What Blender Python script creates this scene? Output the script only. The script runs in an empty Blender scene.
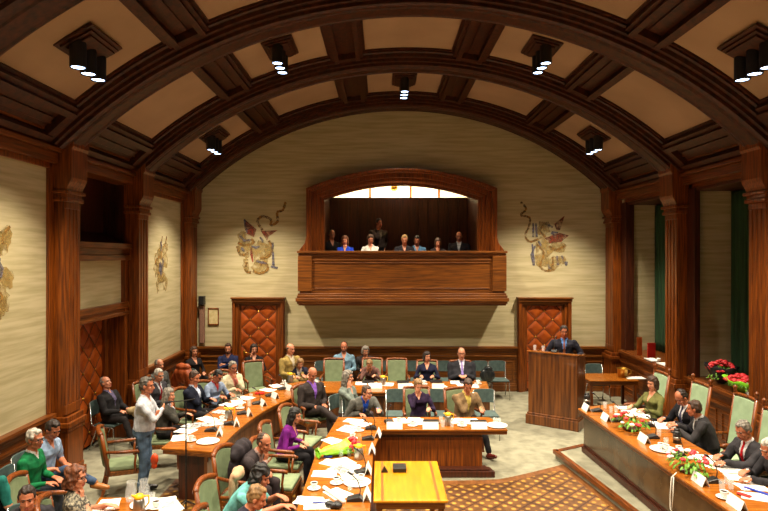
import bpy, math, random
import numpy as np
from mathutils import Vector, Matrix
random.seed(7)
PI = math.pi
SC = bpy.context.scene
COL = SC.collection
F = 590.0; CX = 381.0; CY = 255.0; H = 3.5      # focal length in px, vanishing point, eye height

def lin(c):
    c = c/255.0
    return c/12.92 if c <= 0.04045 else ((c+0.055)/1.055)**2.4
def rgb(r, g, b): return (lin(r), lin(g), lin(b), 1.0)
def at(px, py, z):
    Y = F*(H-z)/(py-CY)
    return (px-CX)*Y/F, Y

# ------------------------------------------------------------------ materials
MATS = {}
def mat(name, c, rough=0.6, c2=None, scale=(1, 1, 1), ns=5.0, detail=4.0, bump=0.0, metal=0.0, spec=0.5,
        lo=0.35, hi=0.65, trans=0.0, emit=None, es=0.0, alpha=1.0, coat=0.0):
    m = bpy.data.materials.new(name); m.use_nodes = True
    nt = m.node_tree; N = nt.nodes; L = nt.links
    b = N['Principled BSDF']
    b.inputs['Base Color'].default_value = c
    b.inputs['Roughness'].default_value = rough
    b.inputs['Metallic'].default_value = metal
    b.inputs['Specular IOR Level'].default_value = spec
    b.inputs['Transmission Weight'].default_value = trans
    b.inputs['Coat Weight'].default_value = coat
    if emit:
        b.inputs['Emission Color'].default_value = emit
        b.inputs['Emission Strength'].default_value = es
    if c2 or bump:
        tc = N.new('ShaderNodeTexCoord'); mp = N.new('ShaderNodeMapping')
        mp.inputs['Scale'].default_value = scale
        L.new(tc.outputs['Object'], mp.inputs['Vector'])
        nz = N.new('ShaderNodeTexNoise'); nz.inputs['Scale'].default_value = ns
        nz.inputs['Detail'].default_value = detail
        L.new(mp.outputs['Vector'], nz.inputs['Vector'])
        if c2:
            cr = N.new('ShaderNodeValToRGB')
            cr.color_ramp.elements[0].position = lo; cr.color_ramp.elements[0].color = c
            cr.color_ramp.elements[1].position = hi; cr.color_ramp.elements[1].color = c2
            L.new(nz.outputs['Fac'], cr.inputs['Fac']); L.new(cr.outputs['Color'], b.inputs['Base Color'])
        if bump:
            bp = N.new('ShaderNodeBump'); bp.inputs['Strength'].default_value = bump
            bp.inputs['Distance'].default_value = 0.01
            L.new(nz.outputs['Fac'], bp.inputs['Height']); L.new(bp.outputs['Normal'], b.inputs['Normal'])
    MATS[name] = m
    return m

wood   = mat('mahogany vertical', rgb(78, 34, 7), 0.36, rgb(142, 72, 15), (16, 16, 0.7), 3.0, 6, 0.08, coat=0.04)
woodh  = mat('mahogany across', rgb(82, 42, 11), 0.36, rgb(136, 78, 22), (0.7, 16, 16), 3.0, 6, 0.08, coat=0.04)
woody  = mat('mahogany lengthwise', rgb(72, 33, 7), 0.36, rgb(128, 66, 14), (16, 0.7, 16), 3.0, 6, 0.08, coat=0.04)
woodc  = mat('mahogany vault shaded', rgb(42, 18, 6), 0.45, rgb(76, 34, 9), (2.0, 2.0, 2.0), 6.0, 6, 0.06, spec=.35)  # same mahogany, darkened: the dim light under the vault is in its colour
wooddk = mat('dark mahogany', rgb(48, 20, 10), 0.4, rgb(80, 36, 15), (12, 12, 0.8), 3.0, 6, 0.06)
desktop = mat('honey desk veneer', rgb(134, 74, 18), 0.26, rgb(168, 98, 28), (1.2, 9, 1.2), 2.4, 5, 0.02, coat=0.25)
desktopx = mat('golden table veneer', rgb(186, 118, 10), 0.26, rgb(206, 140, 18), (8, 1.0, 1), 2.2, 5, 0.02, coat=0.25)
inlay  = mat('inlay strip', rgb(140, 74, 22), 0.35, rgb(165, 90, 28), (10, 1, 1), 3, 4, 0.02)
lectw  = mat('walnut lectern', rgb(74, 38, 14), 0.36, rgb(128, 74, 30), (8, 8, 0.4), 2.6, 6, 0.05, coat=0.15)
bench_face = mat('grey brown bench veneer', rgb(70, 54, 34), 0.26, rgb(96, 76, 50), (1.0, 1.6, 1.0), 2.2, 5, 0.03, coat=0.2)
plaster = mat('vault plaster', rgb(158, 130, 102), 0.85, rgb(178, 148, 118), (1, 1, 1), 0.9, 6, 0.12, lo=0.3, hi=0.7)
wallm  = mat('streaked stone wall', rgb(172, 160, 118), 0.8, rgb(196, 184, 144), (0.6, 0.6, 9), 1.9, 10, 0.05, lo=0.34, hi=0.62)
carpet = mat('mottled carpet', rgb(126, 123, 104), 0.95, rgb(146, 143, 122), (1, 1, 1), 5.0, 9, 0.2, lo=0.35, hi=0.6, spec=0.1)
leather = mat('orange leather', rgb(152, 64, 8), 0.45, rgb(172, 80, 14), (1, 1, 1), 5, 4, 0.05)
brass  = mat('brass', rgb(196, 150, 60), 0.3, metal=0.9)
seam   = mat('leather seam', rgb(70, 40, 14), 0.6)
blackm = mat('black metal', rgb(22, 21, 20), 0.45)
blackp = mat('black plastic', rgb(26, 26, 28), 0.4)
chrome = mat('chrome', rgb(190, 190, 185), 0.22, metal=0.9)
lampglow = mat('lamp glow', rgb(220, 230, 255), 0.5, emit=(0.5, 0.68, 1.0, 1), es=9.0)
gold   = mat('gilt', rgb(158, 118, 52), 0.8, rgb(136, 98, 42), (1, 1, 1), 14, 3)
goldl  = mat('pale gilt', rgb(182, 156, 92), 0.7, rgb(168, 138, 76), (1, 1, 1), 14, 3)
mred   = mat('faded red paint', rgb(150, 72, 42), 0.8, rgb(126, 58, 36), (1, 1, 1), 14, 3)
mblue  = mat('faded blue paint', rgb(84, 82, 100), 0.8, rgb(120, 116, 124), (1, 1, 1), 18, 3)
mcream = mat('faded cream paint', rgb(196, 180, 130), 0.7, rgb(170, 150, 96), (1, 1, 1), 18, 3)
green_velvet = mat('green curtain', rgb(30, 58, 34), 0.85, rgb(44, 80, 46), (6, 6, 0.4), 3, 3, 0.05)
night  = mat('night glass', rgb(6, 7, 9), 0.08, spec=0.6)
uph    = mat('sage green upholstery', rgb(112, 126, 92), 0.75, rgb(128, 142, 106), (1, 1, 1), 9, 4, 0.08)
uphp   = mat('pale mint upholstery', rgb(154, 180, 142), 0.7, rgb(168, 194, 156), (1, 1, 1), 9, 4, 0.06)
greyfab = mat('slate green seat fabric', rgb(58, 76, 74), 0.8, rgb(74, 92, 88), (1, 1, 1), 14, 4, 0.06)
paper  = mat('white paper', rgb(236, 234, 226), 0.8)
paperd = mat('grey printed paper', rgb(120, 118, 120), 0.8, rgb(230, 228, 220), (1, 1, 1), 26, 3, lo=0.45, hi=0.6)
china  = mat('white china', rgb(236, 234, 228), 0.2, coat=0.3)
glass  = mat('clear glass', rgb(235, 240, 240), 0.06)
glass.node_tree.nodes['Principled BSDF'].inputs['Alpha'].default_value = .14
water  = mat('water in glass', rgb(215, 225, 225), 0.05, trans=0.9)
yellowp = mat('yellow plastic', rgb(236, 190, 30), 0.35)
coffee = mat('coffee', rgb(40, 20, 8), 0.2)
bluep  = mat('blue plastic', rgb(30, 60, 170), 0.4)
redp   = mat('red plastic', rgb(190, 30, 24), 0.45)
leafm  = mat('leaf green', rgb(70, 130, 30), 0.5, rgb(116, 170, 44), (1, 1, 1), 20, 3)
limewrap = mat('lime wrapping', rgb(130, 215, 40), 0.4, rgb(160, 235, 60), (1, 1, 1), 12, 3)
redpet = mat('red petals', rgb(190, 24, 34), 0.5, rgb(220, 50, 56), (1, 1, 1), 30, 3)
whitepet = mat('white petals', rgb(232, 228, 214), 0.5)
steel  = mat('brushed steel', rgb(160, 158, 150), 0.3, metal=0.85)
parchment = mat('parchment print', rgb(196, 176, 120), 0.8, rgb(216, 200, 150), (1, 1, 1), 12, 3)
orangecloth = mat('orange brown leather coat', rgb(150, 66, 26), 0.5, rgb(172, 84, 38), (1, 1, 1), 8, 4, 0.1)
beigecloth = mat('beige knit', rgb(196, 160, 124), 0.85, rgb(176, 138, 104), (1, 1, 1), 20, 4, 0.1)

def worn(m, lo=.42, hi=.6, sc=16):
    """paint worn through to the wall in flecks"""
    nt = m.node_tree; N = nt.nodes; L = nt.links
    out = N['Material Output']; b = N['Principled BSDF']
    tc = N.new('ShaderNodeTexCoord'); nz = N.new('ShaderNodeTexNoise'); nz.inputs['Scale'].default_value = sc; nz.inputs['Detail'].default_value = 5
    L.new(tc.outputs['Object'], nz.inputs['Vector'])
    cr = N.new('ShaderNodeValToRGB'); cr.color_ramp.elements[0].position = lo; cr.color_ramp.elements[1].position = hi
    L.new(nz.outputs['Fac'], cr.inputs['Fac']); L.new(cr.outputs['Color'], b.inputs['Alpha'])
for q in (gold, mred, mblue): worn(q, .28, .66, 9)
worn(goldl, .34, .8, 6)
def parquet_mat():
    m = bpy.data.materials.new('diamond parquet'); m.use_nodes = True
    nt = m.node_tree; N = nt.nodes; L = nt.links; b = N['Principled BSDF']
    tc = N.new('ShaderNodeTexCoord'); mp = N.new('ShaderNodeMapping')
    mp.inputs['Rotation'].default_value = (0, 0, math.radians(32.0+12)); mp.inputs['Location'].default_value = (0.06, 0.1, 0)
    L.new(tc.outputs['Object'], mp.inputs['Vector'])
    br = N.new('ShaderNodeTexBrick'); br.offset = 0.0; br.squash = 1.0
    br.inputs['Scale'].default_value = 1.0
    br.inputs['Brick Width'].default_value = 0.28; br.inputs['Row Height'].default_value = 0.28
    br.inputs['Mortar Size'].default_value = 0.011; br.inputs['Mortar Smooth'].default_value = 0.1
    br.inputs['Color1'].default_value = rgb(124, 84, 38); br.inputs['Color2'].default_value = rgb(90, 56, 26)
    br.inputs['Mortar'].default_value = rgb(64, 32, 12)
    L.new(mp.outputs['Vector'], br.inputs['Vector'])
    # small golden diamonds set at the middle of each tile edge
    wv = []
    for ax in (0, 1):
        sx = N.new('ShaderNodeSeparateXYZ'); L.new(mp.outputs['Vector'], sx.inputs['Vector'])
        a = N.new('ShaderNodeMath'); a.operation = 'MULTIPLY'; a.inputs[1].default_value = 2*PI/0.14
        L.new(sx.outputs[ax], a.inputs[0])
        s = N.new('ShaderNodeMath'); s.operation = 'COSINE'; L.new(a.outputs[0], s.inputs[0]); wv.append(s)
    ad = N.new('ShaderNodeMath'); ad.operation = 'ADD'
    L.new(wv[0].outputs[0], ad.inputs[0]); L.new(wv[1].outputs[0], ad.inputs[1])
    cr = N.new('ShaderNodeValToRGB')
    cr.color_ramp.elements[0].position = 0.66; cr.color_ramp.elements[1].position = 0.9
    dv = N.new('ShaderNodeMath'); dv.operation = 'MULTIPLY_ADD'; dv.inputs[1].default_value = -0.25; dv.inputs[2].default_value = 0.5
    L.new(ad.outputs[0], dv.inputs[0]); L.new(dv.outputs[0], cr.inputs['Fac'])
    mx = N.new('ShaderNodeMix'); mx.data_type = 'RGBA'
    L.new(cr.outputs['Color'], mx.inputs['Factor']); L.new(br.outputs['Color'], mx.inputs[6])
    mx.inputs[7].default_value = rgb(180, 136, 56)
    nz = N.new('ShaderNodeTexNoise'); nz.inputs['Scale'].default_value = 6.0; nz.inputs['Detail'].default_value = 6
    L.new(mp.outputs['Vector'], nz.inputs['Vector'])
    c2 = N.new('ShaderNodeValToRGB'); c2.color_ramp.elements[0].position = 0.35; c2.color_ramp.elements[1].position = 0.65
    c2.color_ramp.elements[0].color = (0.42, 0.36, 0.3, 1); c2.color_ramp.elements[1].color = (1.1, 1.1, 1.1, 1)
    L.new(nz.outputs['Fac'], c2.inputs['Fac'])
    m2 = N.new('ShaderNodeMix'); m2.data_type = 'RGBA'; m2.blend_type = 'MULTIPLY'; m2.inputs['Factor'].default_value = 0.8
    L.new(mx.outputs[2], m2.inputs[6]); L.new(c2.outputs['Color'], m2.inputs[7])
    L.new(m2.outputs[2], b.inputs['Base Color'])
    b.inputs['Roughness'].default_value = 0.4
    return m
parquet = parquet_mat()
border = mat('parquet border', rgb(96, 58, 26), 0.4, rgb(130, 82, 40), (3, 1, 1), 4, 5, 0.03)

# ------------------------------------------------------------------ mesh builder
class MB:
    def __init__(s): s.v = []; s.f = []; s.m = []; s.mats = []; s.cur = 0; s.T = None
    def use(s, m):
        if m not in s.mats: s.mats.append(m)
        s.cur = s.mats.index(m); return s
    def add(s, vs, fs):
        b = len(s.v)
        if s.T is not None: vs = [tuple(s.T @ Vector(p)) for p in vs]
        s.v.extend([tuple(p) for p in vs])
        for f in fs: s.f.append(tuple(b+i for i in f)); s.m.append(s.cur)
        return s
    def box(s, x0, x1, y0, y1, z0, z1):
        vs = [(x0, y0, z0), (x1, y0, z0), (x1, y1, z0), (x0, y1, z0), (x0, y0, z1), (x1, y0, z1), (x1, y1, z1), (x0, y1, z1)]
        return s.add(vs, [(0, 3, 2, 1), (4, 5, 6, 7), (0, 1, 5, 4), (1, 2, 6, 5), (2, 3, 7, 6), (3, 0, 4, 7)])
    def prism(s, poly, z0, z1, axis='z'):
        n = len(poly)
        def mk(a, b, c):
            return (a, b, c) if axis == 'z' else ((a, c, b) if axis == 'y' else (c, a, b))
        vs = [mk(a, b, z0) for a, b in poly]+[mk(a, b, z1) for a, b in poly]
        fs = [tuple(range(n-1, -1, -1)), tuple(range(n, 2*n))]+[(i, (i+1) % n, n+(i+1) % n, n+i) for i in range(n)]
        return s.add(vs, fs)
    def lathe(s, prof, c=(0, 0, 0), n=16):
        vs = []; fs = []
        k = len(prof)
        for i in range(n):
            a = 2*PI*i/n
            for r, z in prof: vs.append((c[0]+r*math.cos(a), c[1]+r*math.sin(a), c[2]+z))
        for i in range(n):
            j = (i+1) % n
            for q in range(k-1): fs.append((i*k+q, j*k+q, j*k+q+1, i*k+q+1))
        fs.append(tuple(i*k for i in range(n-1, -1, -1))); fs.append(tuple(i*k+k-1 for i in range(n)))
        return s.add(vs, fs)
    def tube(s, path, r, n=8):
        P = [Vector(p) for p in path]; rs = r if isinstance(r, (list, tuple)) else [r]*len(P)
        vs = []; fs = []; up = None
        for i, p in enumerate(P):
            d = (P[min(i+1, len(P)-1)]-P[max(i-1, 0)])
            d = d.normalized() if d.length > 1e-9 else Vector((0, 0, 1))
            if up is None:
                up = Vector((0, 0, 1)) if abs(d.z) < 0.9 else Vector((0, 1, 0))
            a = d.cross(up).normalized(); up2 = a.cross(d).normalized(); up = up2
            for k in range(n):
                t = 2*PI*k/n
                vs.append(tuple(p+rs[i]*(math.cos(t)*a+math.sin(t)*up2)))
        for i in range(len(P)-1):
            for k in range(n):
                fs.append((i*n+k, i*n+(k+1) % n, (i+1)*n+(k+1) % n, (i+1)*n+k))
        fs.append(tuple(range(n-1, -1, -1))); fs.append(tuple((len(P)-1)*n+k for k in range(n)))
        return s.add(vs, fs)
    def ell(s, c, r, R=None, nu=14, nv=9):
        vs = []; fs = []
        R = R or Matrix.Identity(3); c = Vector(c)
        for j in range(1, nv):
            ph = PI*j/nv
            for i in range(nu):
                t = 2*PI*i/nu
                vs.append(tuple(c+R @ Vector((r[0]*math.sin(ph)*math.cos(t), r[1]*math.sin(ph)*math.sin(t), r[2]*math.cos(ph)))))
        for j in range(nv-2):
            for i in range(nu):
                fs.append((j*nu+i, (j+1)*nu+i, (j+1)*nu+(i+1) % nu, j*nu+(i+1) % nu))
        t = len(vs); vs.append(tuple(c+R @ Vector((0, 0, r[2])))); vs.append(tuple(c-R @ Vector((0, 0, r[2]))))
        for i in range(nu):
            fs.append((t, i, (i+1) % nu)); fs.append((t+1, (nv-2)*nu+(i+1) % nu, (nv-2)*nu+i))
        return s.add(vs, fs)
    def grid(s, fn, nu, nv, thick=None):
        vs = [fn(i/nu, j/nv) for j in range(nv+1) for i in range(nu+1)]
        fs = [(j*(nu+1)+i, j*(nu+1)+i+1, (j+1)*(nu+1)+i+1, (j+1)*(nu+1)+i) for j in range(nv) for i in range(nu)]
        return s.add(vs, fs)
    def arc(s, prof, a0, a1, n=40, xc=0.52, zc=-0.29):
        """closed profile [(y, r)] swept about the vault axis from angle a0 to a1 (0 = crown)"""
        k = len(prof); vs = []; fs = []
        for i in range(n+1):
            a = a0+(a1-a0)*i/n
            for y, r in prof: vs.append((xc+r*math.sin(a), y, zc+r*math.cos(a)))
        for i in range(n):
            for q in range(k): fs.append((i*k+q, i*k+(q+1) % k, (i+1)*k+(q+1) % k, (i+1)*k+q))
        fs.append(tuple(range(k-1, -1, -1))); fs.append(tuple(n*k+q for q in range(k)))
        return s.add(vs, fs)
    def build(s, name, parent=None, m=None, bevel=0, smooth=False, loc=None, segs=2):
        me = bpy.data.meshes.new(name); me.from_pydata(s.v, [], s.f)
        for q in (s.mats or [m]): me.materials.append(q)
        me.polygons.foreach_set('material_index', s.m if s.mats else [0]*len(s.f))
        import bmesh
        bm = bmesh.new(); bm.from_mesh(me); bmesh.ops.recalc_face_normals(bm, faces=bm.faces); bm.to_mesh(me); bm.free()
        if smooth: me.polygons.foreach_set('use_smooth', [True]*len(me.polygons))
        me.update()
        o = bpy.data.objects.new(name, me); COL.objects.link(o)
        if parent: o.parent = parent
        if loc: o.location = loc
        if bevel:
            bv = o.modifiers.new('bevel', 'BEVEL'); bv.width = bevel; bv.segments = segs; bv.limit_method = 'ANGLE'; bv.angle_limit = 0.7
        return o
def mb(m): return MB().use(m)
def tag(o, label, cat, group=None, kind=None):
    o['label'] = label; o['category'] = cat
    if group: o['group'] = group
    if kind: o['kind'] = kind
    return o
def struct(o): o['kind'] = 'structure'; return o
def empty(name, loc=(0, 0, 0), rz=0):
    o = bpy.data.objects.new(name, None); COL.objects.link(o); o.location = loc; o.rotation_euler = (0, 0, rz)
    o.empty_display_size = 0.1
    return o
def copy_tree(o, parent=None):
    c = o.copy(); COL.objects.link(c)
    if parent: c.parent = parent
    for ch in list(o.children): copy_tree(ch, c)
    return c
TR = [0]
def trim(m, **k):
    TR[0] += 1
    return struct(m.build('trim_%d' % TR[0], **k))
# ------------------------------------------------------------------ the hall
XL, XR = -4.92, 5.96          # side walls
PL, PR = -4.70, 5.74          # pilaster faces
YB = 15.18                    # end wall
YN = -3.0                     # wall behind the gallery the view is from
XC, ZC, R = 0.52, -0.29, 7.46
def vz(x, r): return ZC+math.sqrt(max(r*r-(x-XC)**2, 0.01))

# floor: carpet, parquet field, border, dais
f = mb(carpet); f.box(-6.6, 7.4, YN, 19.2, -0.2, 0.0)
struct(f.build('floor'))
pq = mb(parquet)
poly = [(-3.2, 3.0), (3.62, 3.0), (3.45, 6.0), (3.19, 8.2), (2.96, 9.55)]
for px, py in ((545, 470), (530, 475), (515, 478), (500, 481), (480, 482), (450, 482.5)):
    x, y = at(px, py, 0.0); poly.append((x, y-0.10))
poly += [(0.2, 9.1), (-3.2, 9.0)]
pq.prism(poly, 0.0, 0.006)
tag(struct(pq.build('floor_parquet')), 'golden diamond patterned parquet field in front of the right bench', 'floor')
bd = mb(border)
o2 = [(3.62, 3.0), (4.0, 3.0), (3.9, 6.0), (3.4, 9.9), (3.05, 9.86)]
for px, py in ((552, 467.6), (530, 473), (515, 476.5), (500, 479.5), (480, 480.5), (450, 481)):
    x, y = at(px, py, 0.0); o2.append((x, y))
o2 += [(-3.2, 9.2), (-3.2, 9.02), (0.2, 9.12)]
for px, py in ((450, 482.5), (480, 482), (500, 481), (515, 478), (530, 475), (545, 470)):
    x, y = at(px, py, 0.0); o2.append((x, y-0.10))
o2 += [(2.96, 9.55), (3.19, 8.2), (3.45, 6.0)]
bd.prism(o2, 0.0, 0.007)
b_ = struct(bd.build('floor_border'))
ds = mb(carpet); dpoly = [(3.0, 10.15), (3.17, 9.0), (3.36, 7.6), (3.60, 6.0), (3.95, 3.0), (5.93, 3.0), (5.93, 10.9), (4.6, 10.75), (3.6, 10.45)]
ds.prism(dpoly, 0.008, 0.15)
struct(ds.build('floor_dais'))
kb = mb(woody)
for (ax, ay), (bx, by) in zip(dpoly[:4], dpoly[1:5]):
    kb.prism([(ax-0.05, ay), (ax+0.03, ay), (bx+0.03, by), (bx-0.05, by)], 0.09, 0.165)
kb.prism([(2.95, 10.1), (3.0, 10.02), (3.62, 10.36), (3.6, 10.46)], 0.09, 0.165)
trim(kb, bevel=0.012)

# end wall with the gallery opening (columns sliced under the vault)
def opening_top(x):                       # underside of the gallery arch
    d = abs(x-XC)
    return 5.22-0.33*(d/2.04)**2+0.12
bw = mb(wallm)
xs = [XL-0.1+(XR-XL+0.2)*i/64 for i in range(65)]
for a, b in zip(xs, xs[1:]):
    za, zb = vz(a, R+0.35), vz(b, R+0.35)
    if abs((a+b)/2-XC) < 2.12:
        bw.box(a, b, YB, YB+0.25, 0, 2.95)
        bw.prism([(a, opening_top(a)), (b, opening_top(b)), (b, zb), (a, za)], YB, YB+0.25, 'y')
    else:
        bw.prism([(a, 0), (b, 0), (b, zb), (a, za)], YB, YB+0.25, 'y')
struct(bw.build('wall_back'))
nw = mb(wallm); nw.box(-6.6, 7.4, YN-0.2, YN, 0, 8); struct(nw.build('wall_front'))

# left wall: bays around a door recess
PY = [(2.9, 3.45), (5.75, 6.3), (8.80, 9.22), (11.45, 11.93), (14.62, 15.1)]
lw = mb(wallm)
lw.box(XL-0.2, XL, YN, 9.36, 0, 5.6)
lw.box(XL-0.2, XL, 11.62, YB, 0, 5.6)
struct(lw.build('wall_left'))
lp = mb(wallm); lp.box(XL-0.2, XL-0.06, 9.55, 11.45, 2.55, 3.4)
struct(lp.build('wall_left_panel'))
nc = mb(wooddk)
nc.box(XL-0.65, XL-0.55, 9.2, 11.7, 0, 5.6)       # recess back
nc.box(XL-0.85, XL-0.2, 9.2, 9.3, 0, 5.6)
nc.box(XL-0.85, XL-0.2, 11.62, 11.72, 0, 5.6)
nc.box(XL-0.85, XL, 9.2, 11.7, 4.95, 5.0); nc.box(XL-0.2, XL+0.025, 11.46, 11.62, 0, 4.9)
nc.prism([(XL-0.02, 3.70), (XL-0.8, 4.05), (XL-0.8, 3.6), (XL-0.02, 3.55)], 9.3, 11.62, 'y')
trim(nc)

# right wall: dado below, two window recesses
rw = mb(wallm)
rw.box(XR, XR+0.2, YN, 9.2, 0, 5.6)
rw.box(XR, XR+0.9, 14.45, YB, 0, 5.6)
rw.box(XR, XR+0.9, 11.3, 12.0, 1.16, 5.6)
rw.box(XR, XR+0.9, 9.0, 9.2, 1.16, 5.6)
rw.box(XR, XR+0.2, 9.2, 14.45, 0, 1.16)
rl = mb(woody); rl.box(XR, XR+0.9, 9.2, 14.45, 4.78, 5.6); trim(rl)
struct(rw.build('wall_right'))
for n, (y0, y1) in enumerate(((9.2, 11.3), (12.0, 14.45)), 1):
    g = mb(night); g.box(6.84, 6.86, y0, y1, 1.16, 4.78); wn = struct(g.build('window_%d' % n))
    fr = mb(wooddk)
    for k in range(5):
        y = y0+(y1-y0)*k/4; fr.box(6.78, 6.84, y-0.04, y+0.04, 1.16, 4.78)
    for z in (1.2, 2.6, 3.8, 4.74): fr.box(6.785, 6.84, y0, y1, z-0.035, z+0.035)
    fr.build('window_frame', wn)
    si = mb(woody); si.box(XR-0.06, 6.84, y0, y1, 1.10, 1.18); si.build('window_sill', wn, bevel=0.01)
    sf = mb(wooddk); sf.box(XR+0.02, 6.8, y0, y1, 4.72, 4.78); sf.box(XR-0.02, XR+(0.09 if n == 1 else .19), y1-0.12, y1+0.15, 1.18, 4.78); sf.box(XR-0.02, XR+0.1, y0-0.02, y0+0.10, 1.18, 4.78)
    sf.box(6.70, 6.78, y1-0.10, y1, 1.18, 4.72)
    sf.build('window_casing', wn, bevel=0.008)
def curtain(x, y0, y1, z0, z1, waves, label):
    def fn(u, v):
        y = y0+(y1-y0)*u
        return (x+0.045*math.sin(u*waves*2*PI)*(0.8+0.2*v)+0.01*math.sin(u*37), y+0.012*math.sin(v*5+u*20), z0+(z1-z0)*v)
    c = mb(green_velvet); c.grid(fn, waves*12, 14)
    o = c.build('curtain', smooth=True)
    s = o.modifiers.new('thick', 'SOLIDIFY'); s.thickness = 0.012
    tag(o, label, 'curtain', None)
curtain(6.68, 13.55, 14.32, 1.2, 4.7, 5, 'dark green velvet curtain in the window recess nearest the end wall')
curtain(6.66, 10.55, 11.17, 1.2, 4.7, 5, 'dark green velvet curtain in the window recess behind the flowers')

# vault
vt = mb(plaster)
vt.arc([(YN, R+0.30), (YN, R+0.45), (YB+0.2, R+0.45), (YB+0.2, R+0.30)], -0.79, 0.79, 72)
struct(vt.build('ceiling', smooth=False))
A = 0.772
def rib(y0, y1):
    m = mb(woodc)
    w = y1-y0
    prof = [(y0, R+0.020), (y0+0.05, R), (y0+0.07, R+0.020), (y0+w*0.3, R+0.020), (y0+w*0.33, R), (y0+w*0.67, R), (y0+w*0.7, R+0.020), (y1-0.07, R+0.020), (y1-0.05, R), (y1, R+0.020),
            (y1+0.0, R+0.072), (y1+0.05, R+0.086), (y1+0.05, R+0.137), (y1+0.10, R+0.151), (y1+0.10, R+0.216), (y1+0.13, R+0.238), (y1+0.13, R+0.310),
            (y0-0.13, R+0.310), (y0-0.13, R+0.238), (y0-0.10, R+0.216), (y0-0.10, R+0.151), (y0-0.05, R+0.137), (y0-0.05, R+0.086), (y0, R+0.072)]
    m.arc(prof, -A, A, 80)
    return trim(m)
RY = [(0.1, 0.65), (2.9, 3.45), (5.75, 6.3), (8.62, 9.15), (11.45, 11.95), (14.45, 15.1)]
for (a, b) in RY: rib(a, b)
BA = [(0.113, 0.194), (0.402, 0.484)]
bays = [(RY[i][1]+0.13, RY[i+1][0]-0.13) for i in range(len(RY)-1)]
for (y0, y1) in bays:
    m = mb(woodc)
    for (a, b) in BA+[(-b, -a) for a, b in BA]+[(0.69, A+0.012), (-A-0.012, -0.69)]:
        d = (b-a)
        for (c, e, r0) in ((a, a+d*.10, .17), (a+d*.10, a+d*.24, .11), (a+d*.76, a+d*.90, .11), (a+d*.90, b, .17)):
            m.arc([(y0, R+r0), (y0, R+0.310), (y1, R+0.310), (y1, R+r0)], c, e, 3)
        m.arc([(y0, R+0.238), (y0, R+0.310), (y1, R+0.310), (y1, R+0.238)], a+d*.24, b-d*.24, 3)
        m.arc([(y0, R+0.130), (y0, R+0.245), (y0+.14, R+0.245), (y0+.14, R+0.130)], a+d*.24, b-d*.24, 3)
        m.arc([(y1-.14, R+0.130), (y1-.14, R+0.245), (y1, R+0.245), (y1, R+0.130)], a+d*.24, b-d*.24, 3)
        m.arc([(y0+.2, R+0.209), (y0+.2, R+0.245), (y1-.2, R+0.245), (y1-.2, R+0.209)], a+d*.42, b-d*.42, 3)
    # thin moulding round each plaster coffer
    edges = [(-0.69, -0.484), (-0.402, -0.194), (-0.113, 0.113), (0.194, 0.402), (0.484, 0.69)]
    for a, b in edges:
        t = 0.006
        for (c, e) in ((a, a+t), (b-t, b)): m.arc([(y0, R+0.266), (y0, R+0.310), (y1, R+0.310), (y1, R+0.266)], c, e, 1)
        for (p, q) in ((y0, y0+.045), (y1-.045, y1)): m.arc([(p, R+0.266), (p, R+0.310), (q, R+0.310), (q, R+0.266)], a, b, 8)
    trim(m)

# entablature along both sides, pilasters, brackets
def mir(x): return 2*XC-x
for side in (-1, 1):
    X = (lambda x: x) if side < 0 else mir
    e = mb(woody)
    for (x1, z0, z1) in ((-4.80, 4.86, 5.02), (-4.74, 5.02, 5.09), (-4.84, 5.09, 5.28), (-4.76, 5.28, 5.36), (-4.66, 5.36, 5.42), (-4.86, 5.42, 5.60)):
        a, b = X(-5.15), X(x1); e.box(min(a, b), max(a, b), YN, YB, z0, z1)
    trim(e, bevel=0.012)
    for i, (y0, y1) in enumerate(PY):
        p = mb(wood); a, b = X(-4.96), X(-4.70)
        def bx(inset, x1, z0, z1, ex=0.0):
            c, d = X(-4.98), X(x1); p.box(min(c, d), max(c, d), y0-ex, min(y1+ex, YB-0.002), z0, z1)
        bx(0, -4.73, 0, 4.36)
        # raised flutes on the shaft
        for k in range(4):
            yy = y0+0.05+(y1-y0-0.1)*k/3; c, d = X(-4.74), X(-4.70)
            p.box(min(c, d), max(c, d), yy-0.045, yy+0.045, 1.25, 4.2)
        c, d = X(-4.74), X(-4.698); p.box(min(c, d), max(c, d), y0, y1, 4.2, 4.3); p.box(min(c, d), max(c, d), y0, y1, 1.1, 1.25)
        bx(0, -4.66, 4.30, 4.36, .04); bx(0, -4.68, 4.36, 4.42, .02); bx(0, -4.64, 4.42, 4.47, .06)
        # bracket
        prof = [(-4.98, 4.47), (-4.68, 4.47), (-4.66, 4.53), (-4.62, 4.60), (-4.60, 4.66), (-4.60, 5.08), (-4.57, 5.12), (-4.57, 5.42), (-4.98, 5.42)]
        p.prism([(X(x), z) for x, z in prof], y0-0.03, min(y1+0.03, YB-0.002), 'y')
        # base
        bx(0, -4.62, 0, 0.22, .05); bx(0, -4.65, 0.22, 0.30, .03)
        bx(0, -4.64, 0.86, 0.92, .04); bx(0, -4.66, 0.3, 0.86, .02); bx(0, -4.62, 0.92, 1.0, .06); bx(0, -4.66, 1.0, 1.08, .03)
        trim(p, bevel=0.01)

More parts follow.
